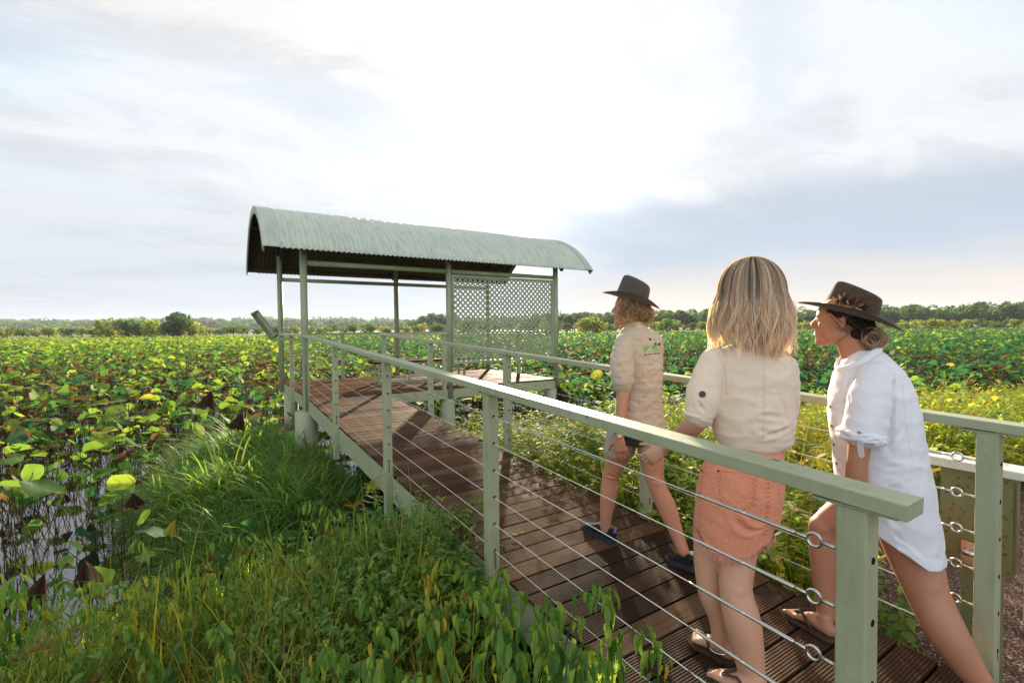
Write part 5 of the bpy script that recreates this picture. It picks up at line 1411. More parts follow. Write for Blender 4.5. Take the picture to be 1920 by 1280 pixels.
def strands(name, mat, par, S, width=.0016):
    """S: list of (points, rnd root, rnd tip, width)"""
    V = []; F = []; R = []; n = 0
    for pts, r0, r1, w_ in S:
        m = len(pts); P = np.array([tuple(p) for p in pts]); d = np.gradient(P, axis=0); d /= np.linalg.norm(d, axis=1, keepdims=True)+1e-9
        vw = P-CAM*0-np.array([0, 0, 0]); ref = np.array([sin(.9+n*.37), cos(.9+n*.37), .25]); sd = np.cross(d, ref); sd /= np.linalg.norm(sd, axis=1, keepdims=True)+1e-9
        t = np.linspace(0, 1, m)[:, None]; ww = w_*(1-.75*t**3)
        V.append(np.stack([P-sd*ww, P+sd*ww], 1).reshape(-1, 3)); R.append(np.repeat(r0+(r1-r0)*t[:, 0], 2))
        i = np.arange(m-1)*2+n; F.append(np.stack([i, i+1, i+3, i+2], 1)); n += 2*m
    me = np_mesh(name, np.concatenate(V), [np.concatenate(F)], True, np.concatenate(R)); return link(name, me, mat, par)
def lerp(a, b, t): return a+(b-a)*t

# ================= the guide: khaki shirt, shorts, brown hat =================
g = empty('person', tuple(atz(1205, 1040, -.247)), 'woman in khaki shirt and shorts with a brimmed hat, walking ahead of the others', 'person')
b = MB(); hf = dirv(-43, 4)
P1, hr, hfv, hu = head(b, at(1181, 578, 2.74), hf, UP, .93)
b.tube([at(1185, 592, 2.75), at(1189, 622, 2.745)], [.048, .056], 16)
for s_ in ((1163, 1217, 640, .085), (1162, 1220, 680, .095), (1168, 1222, 730, .085), (1160, 1232, 785, .105), (1158, 1236, 812, .105)): pass
loft(b, [sec(1170, 1210, 616, 2.745, .05), sec(1158, 1226, 634, 2.745, .075), sec(1160, 1232, 670, 2.745, .09), sec(1166, 1228, 735, 2.745, .075), sec(1158, 1232, 790, 2.75, .09), sec(1162, 1228, 822, 2.75, .08)])
limb(b, [at(1170, 643, 2.70), at(1168, 735, 2.65), at(1165, 778, 2.635), at(1161, 812, 2.615)], [.042, .036, .030, .023])
hand(b, at(1161, 818, 2.61), Vector(at(1166, 850, 2.62)-at(1161, 818, 2.61)), (-RH_*.35-FH*.9), thumb=1, curl=(.25, .35, .25), s=.98)
limb(b, [at(1229, 640, 2.72), at(1226, 725, 2.84), at(1200, 765, 3.02)], [.042, .034, .024])
hand(b, at(1200, 766, 3.02), dirv(-20, 10), UP, thumb=-1, curl=(.5, .6, .4))
# left leg planted in front, right leg pushing off behind
limb(b, [at(1178, 790, 2.78), at(1160, 850, 2.84), at(1145, 892, 2.88), at(1141, 925, 2.885), at(1137, 960, 2.89), at(1135, 990, 2.90)], [.085, .070, .048, .050, .038, .030])
limb(b, [at(1212, 790, 2.73), at(1221, 850, 2.70), at(1229, 903, 2.68), at(1250, 950, 2.65), at(1267, 995, 2.61), at(1281, 1032, 2.575)], [.085, .070, .049, .052, .038, .031])
b.ball(at(1146, 893, 2.885), .047, 16, 10); b.ball(at(1229, 903, 2.69), .048, 16, 10)
for hx, hy, ht, tx, ty, tt in ((1146, 1016, 2.885, 1100, 990, 3.05), (1304, 1076, 2.545, 1256, 1056, 2.66)):
    h_, t_ = at(hx, hy-8, ht), at(tx, ty-8, tt); b.tube([h_.lerp(t_, .05)+UP*.03, h_.lerp(t_, .45)+UP*.025], [.024, .018], 10)
gb, gbv = organic('body', b, .0042, skin1, g, 10, folds=[([at(1216, 900, 2.63), at(1242, 903, 2.63)], .008, -.006), ([at(1133, 890, 2.83), at(1158, 893, 2.83)], .008, -.005)])
eyes(P1, g, .93)
# shirt
b = MB()
loft(b, [sec(1173, 1208, 606, 2.745, .062), sec(1166, 1216, 617, 2.745, .075), sec(1155, 1231, 632, 2.745, .090), sec(1154, 1238, 655, 2.745, .105), sec(1160, 1243, 690, 2.745, .110), sec(1163, 1242, 720, 2.745, .105), sec(1160, 1240, 748, 2.745, .105), sec(1150, 1244, 780, 2.745, .115), sec(1146, 1249, 806, 2.745, .125)], 32, 2.3)
limb(b, [at(1172, 642, 2.70), at(1166, 672, 2.665), at(1165, 700, 2.65), at(1168, 720, 2.645)], [.054, .060, .062, .054]); limb(b, [at(1226, 640, 2.72), at(1227, 700, 2.80)], [.052, .048])
gs, gsv = organic('shirt', b, .0055, khaki, g, 4, folds=[
    ([at(1184, 648, 2.62), at(1190, 680, 2.61), at(1190, 715, 2.61)], .009, -.022), ([at(1205, 700, 2.62), at(1238, 690, 2.62)], .009, -.012),
    ([at(1200, 735, 2.62), at(1240, 722, 2.62)], .009, -.013), ([at(1195, 768, 2.62), at(1236, 742, 2.62)], .010, -.013), ([at(1155, 700, 2.72), at(1180, 712, 2.72)], .008, -.006),
    ([at(1170, 760, 2.62), at(1200, 790, 2.62)], .010, -.012), ([at(1200, 665, 2.62), at(1236, 672, 2.62)], .008, -.007), ([at(1195, 705, 2.62), at(1225, 735, 2.62)], .008, -.009), ([at(1152, 660, 2.6), at(1178, 690, 2.58)], .008, -.008), ([at(1150, 680, 2.6), at(1175, 672, 2.58)], .007, -.006)], wr=(.008, 16, (1, 1, 1.8)))
b = MB(); b.tube([at(1167, 704, 2.649), at(1168, 716, 2.647), at(1168.5, 723, 2.645)], [.060, .064, .056], 24); cf_, _ = organic('rolled_cuff', b, .004, khaki, gs, 3, wr=(.004, 30, (1, 1, 3)))
b = MB(); b.tube([at(1172, 607, 2.745), at(1190, 610, 2.745)], .001, 4)
cb = MB(); pts = [at(1190, 610, 2.745)+RH_*(.052*sin(2*pi*k/28))+FH*(.058*cos(2*pi*k/28))+UP*(.004*cos(2*pi*k/14)) for k in range(30)]
cb.tube(pts, [(.006, .020)]*30, 8, caps=False); cb.build('collar', khaki, gs)
b = MB(); seam(b, gsv, [(1201, 652), (1201, 800)]); seam(b, gsv, [(1187, 637), (1205, 638), (1236, 638)]); b.build('seam', cthread, gs)
green = Mat('green_print', .8, .2); green.color((.16, .40, .10)); dkp = Mat('dark_print', .8, .2); dkp.color((.03, .03, .03))
b = MB(); rg = random.Random(3)
lx = 1207.5
for i, (hh, ww) in enumerate(((11, 3.0), (13, 2.2), (12, 2.6), (9, 2.2), (12, 2.4), (14, 2.4), (12, 2.2), (9, 2.2))):
    y1 = 661.5-i*.55; decal(b, gsv, [(lx, y1), (lx+ww, y1-.3), (lx+ww+.3, y1-hh), (lx+.4, y1-hh+.2)], th=.0008); lx += ww+1.25
b.build('printed_lettering', green.m, gs)
b = MB(); lx = 1208
for ww in (5, 3.5, 6, 4, 4.5): decal(b, gsv, [(lx, 666.3-(lx-1208)*.12), (lx+ww, 666.3-(lx+ww-1208)*.12), (lx+ww, 664.3-(lx+ww-1208)*.12), (lx, 664.3-(lx-1208)*.12)], th=.0008); lx += ww+1.4
for cx_, cy_, rr_ in ((1229, 645.5, 2.8), (1236, 645.3, 2.3)): decal(b, gsv, [(cx_+rr_*cos(2*pi*k/12), cy_+rr_*1.25*sin(2*pi*k/12)) for k in range(12)], th=.0008)
decal(b, gsv, [(1216.5, 634.2), (1221, 634.2), (1221, 637.8), (1217, 637.8)], th=.001); b.build('printed_badge', dkp.m, gs)
# shorts with two legs, hip pouch
b = MB()
loft(b, [sec(1158, 1236, 785, 2.75, .11), sec(1150, 1241, 812, 2.75, .118), sec(1156, 1238, 826, 2.755, .105)], 28)
loft(b, [sec(1139, 1196, 806, 2.79, .095), sec(1134, 1195, 830, 2.81, .10), sec(1133, 1190, 846, 2.82, .10), sec(1137, 1186, 853, 2.825, .097)], 24)
loft(b, [sec(1190, 1244, 806, 2.72, .095), sec(1196, 1247, 830, 2.71, .095), sec(1197, 1248, 845, 2.70, .095)], 24)
organic('shorts', b, .0055, shortm, g, 3, wr=(.005, 14, (1, 1, 1.6)))
b = MB(); ctr = at(1190, 822, 2.605); b.hexa([ctr+RH_*x+FH*y+UP*z for x, y, z in ((-.052, -.012, -.035), (.045, -.012, -.045), (.045, .03, -.045), (-.052, .03, -.035), (-.052, -.012, .045), (.055, -.012, .035), (.055, .03, .035), (-.052, .03, .045))]); b.build('hip_pouch', blackc, g)
b = MB(); wc = at(1161.5, 813, 2.613); wd = (at(1161, 818, 2.61)-at(1165, 778, 2.635)).normalized(); b.torus(wc, wd, .0255, .0045, 24, 8); b.build('watch_strap', leather, g)
wn = (-FH*.88-RH_*.15-wd*0).normalized(); b = MB(); b.tube([wc+wn*.024, wc+wn*.033], .0165, 20); b.tube([wc+wn*.033, wc+wn*.034], .0125, 20, mi=1)
wf = Mat('watch_face', .3, .5); wf.color((.75, .55, .42)); gm_ = Mat('rose_gold', .3, .5, 1.0); gm_.color((.8, .48, .33)); b.build('watch', [gm_.m, wf.m], g)
# trainers
def trainer(h_, t_, ank, par):
    d = (t_-h_).normalized(); d.z = 0; d.normalize(); sd = d.cross(UP).normalized(); L = (t_-h_).length
    n_ = UP if abs((t_-h_).normalized().z) < .12 else (sd.cross((t_-h_).normalized())).normalized()
    dd = (t_-h_).normalized(); n_ = sd.cross(dd).normalized()
    if n_.z < 0: n_ = -n_
    q = lambda a, x, z: h_+dd*a*L+sd*x+n_*z
    b = MB()
    loft(b, [(q(-.02, 0, .045), sd*.026, n_*.030), (q(.06, 0, .045), sd*.034, n_*.036), (q(.25, 0, .045), sd*.034, n_*.038), (q(.48, 0, .046), sd*.036, n_*.036), (q(.68, 0, .036), sd*.042, n_*.026), (q(.85, 0, .030), sd*.041, n_*.021), (q(.97, 0, .026), sd*.030, n_*.015), (q(1.02, 0, .024), sd*.016, n_*.010)], 20)
    b.tube([q(.12, 0, .06), q(.13, 0, .088)], [.040, .036], 16)
    s, sv = organic('shoe', b, .004, navy, par, 3)
    b = MB(); out = [(-.05, .024), (.02, .037), (.2, .038), (.42, .036), (.62, .043), (.8, .046), (.95, .036), (1.04, .018)]
    ring = out+[(a, -w_) for a, w_ in reversed(out)]; m = len(ring); zz = lambda a: .003+.006*max(0, a-.85)*6
    lo = [q(a, w_*.96, zz(a)-.002) for a, w_ in ring]; hi = [q(a, w_*1.02, zz(a)+.026) for a, w_ in ring]
    b.add(lo+hi, [tuple(range(m-1, -1, -1)), tuple(range(m, 2*m))]+[(i, (i+1) % m, m+(i+1) % m, m+i) for i in range(m)]); b.build('sole', solem, s)
    b = MB()
    for i in range(5):
        a = .40+.07*i; b.tube([q(a, -.018, .079-.006*i), q(a+.03, 0, .086-.007*i), q(a, .018, .079-.006*i)], .0022, 6)
    b.tube([q(.40, .004, .084), q(.44, .026, .11), q(.38, .034, .10), q(.40, .006, .086)], .0018, 6); b.tube([q(.40, -.004, .084), q(.36, -.026, .105), q(.42, -.034, .095)], .0018, 6); b.build('laces', cthread, s)
    b = MB(); c_ = q(-.035, 0, .082); b.hexa([c_+dd*x+sd*y+n_*z for x, y, z in ((-.006, -.009, -.016), (.002, -.009, -.016), (.002, .009, -.016), (-.006, .009, -.016), (-.008, -.009, .016), (0, -.009, .016), (0, .009, .016), (-.008, .009, .016))]); b.build('heel_tab', lilac, s)
h_, t_ = at(1150, 1019, 2.885), at(1096, 991, 3.075); h_.z = dz(h_.y)+.001; t_.z = dz(t_.y)+.001; trainer(h_, t_, None, g)
h_, t_ = at(1306, 1070, 2.545), at(1254, 1062, 2.68); t_.z = dz(t_.y)+.001; h_.z = max(h_.z, dz(h_.y)+.02); trainer(h_, t_, None, g)
# hair and hat
S = []; rg = random.Random(21)
for i in range(620):
    a = rg.uniform(-2.9, 2.9)+pi; r0 = .076+.010*rg.random(); z0 = rg.uniform(-.01, .06)
    if abs(a-pi) > 2.35: continue
    ph = rg.uniform(0, 6.3); amp = rg.uniform(.004, .012); L = rg.uniform(.07, .13); pts = []
    for k in range(12):
        t = k/11; rr = r0+.012*sin(pi*t)+amp*sin(ph+t*9); aa = a+.12*sin(ph*2+t*7)
        tuck = max(0, t-.55)*1.4*(cos(a-pi) > .2)
        pts.append(P1(rr*sin(aa)*(1-tuck*.7)*.98, (rr*1.12*cos(aa)-.01)*(1-tuck*.2), z0-L*t*(1-.2*tuck)))
    c0 = rg.uniform(.2, .6); S.append((pts, c0, min(1, c0+.45), .0016))
for i in range(260):      # curly bun at the nape
    c_ = P1(rg.gauss(0, .02), -.098+rg.gauss(0, .016), -.035+rg.gauss(0, .022)); rr = rg.uniform(.010, .024); ax = Vector((rg.gauss(0, 1), rg.gauss(0, 1), rg.gauss(0, 1))).normalized(); u1 = ax.orthogonal().normalized(); u2 = ax.cross(u1)
    c0 = rg.uniform(.1, .75); S.append(([c_+u1*rr*cos(k*.55+i)+u2*rr*sin(k*.55+i)+ax*.002*k for k in range(12)], c0, c0+.2, .0017))
strands('hair', golden, g, S)
b = MB(); ell(b, P1(0, -.022, .028), hr*.072, hfv*.082, hu*.062); ell(b, P1(0, -.085, -.03), hr*.038, hfv*.030, hu*.036); dk = Mat('hair_base', .8, .2); dk.color((.13, .08, .04)); b.build('hair_base', dk.m, g)
hc = at(1183.5, 561, 2.74); ht_f = dirv(-43, 17); hat(g, hc, ht_f, UP, felt1, rs=.152, rf=.166, h=.125, br=(.080, .094), roll=.028, droop=.006)

# ================= woman in the middle: cream blouse, coral skirt =================
w2 = empty('person', tuple(atz(1370, 1235, -.28)), 'bareheaded woman with ash blonde hair, cream blouse and frayed coral skirt, between the other two', 'person')
b = MB(); P2, r2, f2, u2 = head(b, at(1408, 560, 1.93), dirv(52, 0), UP, .98)
b.tube([at(1410, 600, 1.93), at(1412, 652, 1.93)], [.054, .062], 16)
loft(b, [sec(1375, 1448, 650, 1.93, .06), sec(1345, 1468, 672, 1.93, .08), sec(1343, 1475, 720, 1.93, .095), sec(1355, 1468, 800, 1.93, .085), sec(1345, 1462, 850, 1.92, .095), sec(1325, 1450, 910, 1.92, .10), sec(1325, 1440, 950, 1.92, .09)])
limb(b, [at(1342, 685, 1.94), at(1312, 782, 1.93), at(1296, 800, 1.96), at(1272, 820, 2.05), at(1247, 839, 2.12)], [.045, .040, .041, .034, .024])
hd = at(1219, 858, 2.15)-at(1246, 840, 2.12)
hand(b, at(1244, 841, 2.12), hd, (-FH*.9-RH_*.1+UP*.25), thumb=1, curl=(.45, .75, .55), s=.95, tcurl=.4)
limb(b, [at(1472, 690, 1.90), at(1478, 770, 1.98), at(1462, 800, 2.16)], [.045, .038, .026]); hand(b, at(1461, 801, 2.17), dirv(40, -10), UP, thumb=-1, curl=(.5, .6, .4))
Lh, Lt = at(1372, 1243, 1.895), at(1296, 1201, 2.03); Lh.z = dz(Lh.y)+.016; Lt.z = dz(Lt.y)+.016
off = Vector((-.072, -.205, 0)); Rt = at(1334, 1275, 1.83); Rt.z = dz(Rt.y)+.016; Rh = Rt-(Lt-Lh).normalized()*.222; Rh.z = dz(Rh.y)+.016
Rh.x += .035
limb(b, [at(1352, 900, 1.95), at(1334, 975, 1.95), at(1327, 1050, 1.95), at(1333, 1110, 1.935), at(1347, 1160, 1.92), at(1351, 1196, 1.915)], [.085, .070, .055, .050, .037, .033])
limb(b, [at(1410, 900, 1.94), at(1392, 985, 1.905), at(1379, 1098, 1.84), at(1392, 1165, 1.80), at(1406, 1240, 1.77), at(1414, 1300, 1.745)], [.088, .073, .060, .066, .052, .037])
b.ball(at(1398, 1180, 1.815), .058, 18, 12)
qL, dL, sL, LL = barefoot(b, Lh, Lt, at(1351, 1200, 1.915)); toes(b, qL, 1)
qR, dR, sR, LR = barefoot(b, Rh, Rt, at(1415, 1310, 1.742)); toes(b, qR, -1)
wb, wbv = organic('body', b, .0042, skin2, w2, 9, folds=[([at(1358, 1108, 1.765), at(1380, 1113, 1.765), at(1405, 1111, 1.77)], .006, -.007), ([at(1362, 1090, 1.765), at(1366, 1130, 1.765)], .012, -.004), ([at(1404, 1085, 1.77), at(1402, 1125, 1.77)], .012, -.004)])
eyes(P2, w2, .98)
# blouse
b = MB()
loft(b, [sec(1378, 1446, 640, 1.93, .07), sec(1350, 1466, 654, 1.93, .088), sec(1330, 1482, 672, 1.93, .10), sec(1326, 1490, 705, 1.93, .112), sec(1330, 1488, 745, 1.93, .118), sec(1330, 1491, 785, 1.93, .122), sec(1333, 1489, 808, 1.93, .120), sec(1338, 1486, 824, 1.925, .112), sec(1348, 1474, 834, 1.92, .100), sec(1356, 1466, 839, 1.92, .09)], 36, 2.3)
limb(b, [at(1342, 678, 1.94), at(1326, 715, 1.935), at(1318, 750, 1.93), at(1312, 776, 1.925)], [.062, .066, .070, .058]); limb(b, [at(1468, 690, 1.90), at(1471, 735, 1.92), at(1472, 770, 1.97)], [.056, .056, .050])
ws, wsv = organic('blouse', b, .005, linen, w2, 4, folds=[
    ([at(1362, 690, 1.80), at(1364, 740, 1.80), at(1358, 790, 1.80), at(1345, 830, 1.8)], .012, -.014), ([at(1340, 700, 1.83), at(1345, 750, 1.83), at(1350, 790, 1.83)], .010, -.007),
    ([at(1370, 742, 1.80), at(1420, 730, 1.80), at(1470, 738, 1.8)], .006, .003), ([at(1375, 790, 1.80), at(1420, 778, 1.80), at(1480, 782, 1.8)], .009, -.006),
    ([at(1370, 822, 1.80), at(1400, 806, 1.80), at(1450, 812, 1.8)], .009, -.008), ([at(1410, 830, 1.80), at(1440, 818, 1.80), at(1485, 800, 1.8)], .008, -.007),
    ([at(1355, 760, 1.8), at(1385, 800, 1.8), at(1395, 832, 1.8)], .010, -.007), ([at(1300, 745, 1.87), at(1320, 770, 1.87)], .007, -.006), ([at(1430, 690, 1.8), at(1428, 780, 1.8)], .010, -.003),
    ([at(1462, 740, 1.8), at(1480, 800, 1.8)], .010, -.006)], wr=(.0045, 12, (.8, .8, 1.4)))
b = MB(); c0, c1 = at(1309, 778, 1.927), at(1306, 787, 1.926); b.tube([c0, c0.lerp(c1, .5), c1], [.056, .060, .055], 28); organic('rolled_cuff', b, .004, linen, ws, 3, wr=(.004, 34, (1, 1, 3)))
b = MB(); decal(b, wsv, [(1313, 738), (1317, 738), (1306, 783), (1301, 781)], th=.002); b.build('sleeve_tab', linen, ws)
b = MB(); h, nr = on(wsv, 1317, 739, .002); b.tube([h, h+nr*.004], .0125, 20); b.tube([h+nr*.004, h+nr*.0045], .008, 16); b.build('button', leather, ws)
b = MB(); seam(b, wsv, [(1432, 652), (1433, 740), (1431, 830)], .0007); seam(b, wsv, [(1345, 660), (1358, 690), (1364, 740)], .0009); b.build('seam', cthread, ws)
# skirt
b = MB()
loft(b, [sec(1352, 1464, 832, 1.92, .092), sec(1338, 1469, 850, 1.92, .100), sec(1312, 1470, 880, 1.92, .115), sec(1302, 1468, 920, 1.92, .132), sec(1301, 1462, 960, 1.92, .134), sec(1303, 1452, 1000, 1.92, .134), sec(1306, 1444, 1026, 1.92, .132)], 36, 2.3)
def hem(V, N):
    # lower edge dips under the near leg
    d = (V-CAM)@_F; px = 960+FPX*((V-CAM)@_R)/d; py = 640-FPX*((V-CAM)@_U)/d
    tgt = np.interp(px, [1300, 1325, 1380, 1410, 1430, 1450], [1004, 1036, 1042, 1030, 1014, 1012])
    k = np.clip((py-985)/40, 0, 1)[:, None]
    V2 = V.copy(); V2[:, 2] -= (np.clip((tgt-1043), -45, 30)*1.92/FPX)*k[:, 0]
    return V2
wk, wkv = organic('skirt', b, .005, denim, w2, 3, folds=[([at(1372, 965, 1.79), at(1395, 992, 1.79), at(1425, 1010, 1.79)], .014, -.012), ([at(1410, 940, 1.79), at(1445, 930, 1.79)], .008, -.004), ([at(1310, 890, 1.83), at(1320, 900, 1.83)], .008, -.006), ([at(1320, 940, 1.8), at(1370, 938, 1.79)], .007, -.003), ([at(1330, 1000, 1.8), at(1380, 995, 1.79)], .009, -.003)], wr=(.003, 12, (1, 1, 1.4)), fn=hem)
b = MB(); decal(b, wkv, [(1346, 883), (1418, 888), (1414, 945), (1385, 958), (1352, 938)], th=.0028); b.build('back_pocket', denim, wk)
b = MB()
for pl in ([(1346, 884), (1352, 938), (1385, 957), (1414, 945), (1418, 888), (1346, 883)], [(1351, 888), (1356, 935), (1385, 952), (1410, 942), (1413, 893)], [(1436, 896), (1438, 950), (1430, 1008)], [(1440, 896), (1442, 950), (1434, 1008)], [(1458, 900), (1462, 940)], [(1324, 866), (1316, 900), (1313, 930)], [(1303, 878), (1312, 882), (1318, 884)], [(1313, 920), (1312, 1010)]): seam(b, wkv, pl, .0009, .0032 if pl[0][0] in (1346, 1351) else .0008, 4, dash=True)
b.build('stitching', dthread, wk)
b = MB()
for x_, y_ in ((1348, 883), (1415, 888), (1317, 881)):
    h, nr = on(wkv, x_, y_, .003); b.tube([h, h+nr*.0015], .004, 10)
b.build('rivet', leather, wk)
S = []; rg = random.Random(5)
fr = Mat('frayed_coral_threads', .8, .2); fr.color((.70, .33, .24)); fr = fr.m
for i in range(1300):
    a = rg.uniform(0, 2*pi); c_ = at(1375, 1027, 1.92)+RH_*(.148*cos(a))+FH*(.132*sin(a)); v = c_-Vector(CAM); px_ = 960+FPX*(v.dot(Vector(_R)))/(v.dot(Vector(_F)))
    c_.z += (1043-float(np.interp(px_, [1300, 1325, 1380, 1410, 1430, 1450], [1004, 1036, 1042, 1030, 1014, 1012])))*1.92/FPX+.006
    o_ = RH_*(cos(a))+FH*sin(a); L = rg.uniform(.010, .024); pts = [c_, c_-UP*L*.5+o_*rg.gauss(.001, .002)+RH_*rg.gauss(0, .0015), c_-UP*L+o_*rg.gauss(.002, .004)+RH_*rg.gauss(0, .003)]
    S.append((pts, .5, .5, .0009))
strands('frayed_hem', fr, wk, S)
b = MB(); wb_ = [at(1409, 848, 1.92)+RH_*(.152*cos(2*pi*k/40))+FH*(.102*sin(2*pi*k/40)) for k in range(42)]; b.tube(wb_, [(.0025, .017)]*42, 8, caps=False)
for q_, d_, s_, L_, sd_ in ((qL, dL, sL, LL, 1), (qR, dR, sR, LR, -1)): flipflop('flip_flop', q_, d_, s_, L_, w2, sd_)
b = MB(); c_ = at(1352, 1211, 1.912); b.torus(c_, Vector((-.25, .1, 1)), .042, .0022, 30, 8); b.build('anklet', silver, w2)
# hair: a full bob parted at the crown, falling in loose waves
S = []; rg = random.Random(8)
for i in range(6500):
    a = rg.uniform(-2.5, 2.5); lay = rg.random()**.6; top = rg.uniform(.02, 1.25)**1.0
    cl = noise.noise(Vector((a*3.2, 1.7, lay*1.2))); cl2 = noise.noise(Vector((a*8, 4.2, lay*.8))); ph = 9*noise.noise(Vector((a*2.6, 9.1, lay*.6)))+1.2*rg.random()
    Lz = .200+.055*cl+.020*rg.gauss(0, 1)+(.030 if .05 < a < 1.2 else 0)-(.02 if a < -1.0 else 0); pts = []; m = 22; amp = .013+.010*cl2
    for k in range(m):
        t = k/(m-1); z = None
        # one smooth drop: over the dome, out to the widest point under the ear, in again at the ends
        arcl = t*(.16+Lz+.03)
        th0 = top; R_ = .108+.014*lay
        psi = th0+arcl/R_
        if psi < pi*.5:
            rx = .110+.020*lay; ry = .112+.018*lay; s1 = sin(psi); z = .028+(.128+.016*lay)*cos(psi); s_ = 0
            rad = s1
        else:
            dz_ = (psi-pi*.5)*R_; z = .028-dz_; s_ = min(1, dz_/.29); rad = 1+.22*sin(min(1, s_*1.5)*pi*.60)-.30*max(0, s_-.5)+.05*cl
            rx = .110+.020*lay; ry = (.112+.018*lay)*(1-.10*s_)
        rad *= 1+.035*cl2
        x = rx*rad*sin(a); y = -ry*rad*cos(a)-.006
        g_ = min(1, s_*2.2); wv_ = amp*g_*sin(ph+s_*10.5); wv2 = amp*.7*g_*sin(ph*1.6+s_*8)
        x += wv_*cos(a)+wv2*sin(a); y += wv_*sin(a)-wv2*cos(a)
        if z < .028-Lz: z = .028-Lz; break
        pts.append(P2(x, y, z))
    if len(pts) < 5: continue
    c0 = min(1, max(0, .50+.34*cl+.26*cl2+.20*rg.gauss(0, 1)-.20*(lay < .45))); S.append((pts, max(0, c0-.20), min(1, c0+.24), .0012))
for i in range(1100):   # stray hairs
    a = rg.uniform(-2.4, 2.4); z0 = rg.uniform(-.15, .13); rr = .118*sqrt(max(.1, 1-(max(0, z0)/.145)**2))*(1+.25*(z0 < 0)); pts = []; d_ = rg.gauss(0, 1)
    for k in range(9):
        t = k/8; pts.append(P2((rr+.012*t+.01*sin(t*3+d_))*sin(a+.1*d_*t), -(rr*1.1+.012*t)*cos(a+.1*d_*t), z0-.09*t))
    S.append((pts, .7, .95, .0007))
strands('hair', blonde, w2, S)
b = MB(); ell(b, P2(0, -.010, .040), r2*.098, f2*.108, u2*.106); loft(b, [(P2(0, -.02, .05), r2*.092, f2*.100), (P2(0, -.03, -.02), r2*.100, f2*.098), (P2(0, -.04, -.10), r2*.112, f2*.095), (P2(0, -.045, -.12), r2*.112, f2*.085), (P2(0, -.045, -.135), r2*.09, f2*.07)], 24)
dk2 = Mat('hair_shade', .8, .2); dk2.color((.20, .15, .11)); organic('hair_base', b, .007, dk2.m, w2, 4)

# ================= woman on the right: white shirt, feathered hat =================
w3 = empty('person', tuple(atz(1545, 1190, -.283)), 'woman in long white shirt and feathered dark hat, leaning forward on the right', 'person')
b = MB(); hf3 = dirv(-17, 3)
P3, r3, f3, u3 = head(b, at(1577, 602, 2.02), hf3, UP, 1.0)
limb(b, [at(1586, 622, 2.02), at(1598, 650, 2.01), at(1612, 680, 2.0)], [.052, .052, .06])
loft(b, [sec(1580, 1640, 668, 2.0, .06), sec(1572, 1672, 695, 1.99, .10), sec(1568, 1690, 745, 1.98, .115), sec(1580, 1695, 810, 1.97, .11), sec(1590, 1715, 870, 1.96, .12), sec(1600, 1735, 920, 1.95, .125), sec(1625, 1735, 955, 1.95, .11)])
limb(b, [at(1636, 722, 1.92), at(1619, 780, 1.875), at(1608, 860, 1.85), at(1606, 905, 1.86), at(1608, 925, 1.97), at(1608, 932, 2.06)], [.046, .043, .036, .038, .032, .025])
hand(b, at(1608, 933, 2.07), dirv(5, -5), UP*.8-FH*.3, thumb=-1, curl=(.6, .7, .5))
limb(b, [at(1625, 715, 2.10), at(1620, 790, 2.12), at(1615, 850, 2.2)], [.045, .038, .026]); hand(b, at(1614, 852, 2.21), dirv(20, -25), UP, thumb=1, curl=(.5, .6, .4))
limb(b, [at(1660, 925, 2.0), at(1605, 950, 2.06), at(1550, 985, 2.11), at(1544, 1030, 2.105), at(1545, 1090, 2.09), at(1549, 1150, 2.075)], [.098, .082, .060, .056, .044, .034])
b.ball(at(1542, 988, 2.11), .055, 18, 12)
limb(b, [at(1680, 935, 1.99), at(1706, 1020, 1.945), at(1738, 1112, 1.88), at(1772, 1180, 1.82), at(1806, 1235, 1.785), at(1850, 1298, 1.745), at(1886, 1355, 1.70)], [.105, .096, .074, .068, .056, .040, .034])
Fh, Ft = at(1562, 1199, 2.03), at(1478, 1152, 2.21); Fh.z = dz(Fh.y)+.018; Ft.z = dz(Ft.y)+.018
q3, d3, s3, L3 = barefoot(b, Fh, Ft, at(1549, 1155, 2.07)); toes(b, q3, -1)
Ak = at(1888, 1358, 1.70); Bt = Ak+dirv(5)*.045; Bt.z = dz(Bt.y)+.018; Bh = Ak-dirv(5)*.12; Bh.z = max(Ak.z-.055, dz(Bh.y)+.03)
q4, d4, s4, L4 = barefoot(b, Bh, Bt, at(1888, 1358, 1.70)); toes(b, q4, 1)
vb, vbv = organic('body', b, .0042, skin3, w3, 9, folds=[([at(1722, 1118, 1.80), at(1750, 1108, 1.80), at(1772, 1098, 1.8)], .010, -.007), ([at(1715, 1060, 1.82), at(1740, 1150, 1.79)], .014, -.004), ([at(1560, 1000, 2.05), at(1562, 1090, 2.03)], .012, -.004)])
eyes(P3, w3)
lip = Mat('lips', .45, .4); lip.color((.42, .15, .11)); b = MB(); b.tube([P3(-.016, .085, -.0565), P3(0, .0915, -.055), P3(.016, .085, -.0565)], [.002, .0042, .002], 8); b.tube([P3(-.015, .084, -.0625), P3(0, .0905, -.0638), P3(.015, .084, -.0625)], [.002, .0045, .002], 8); b.build('lips', lip.m, w3)
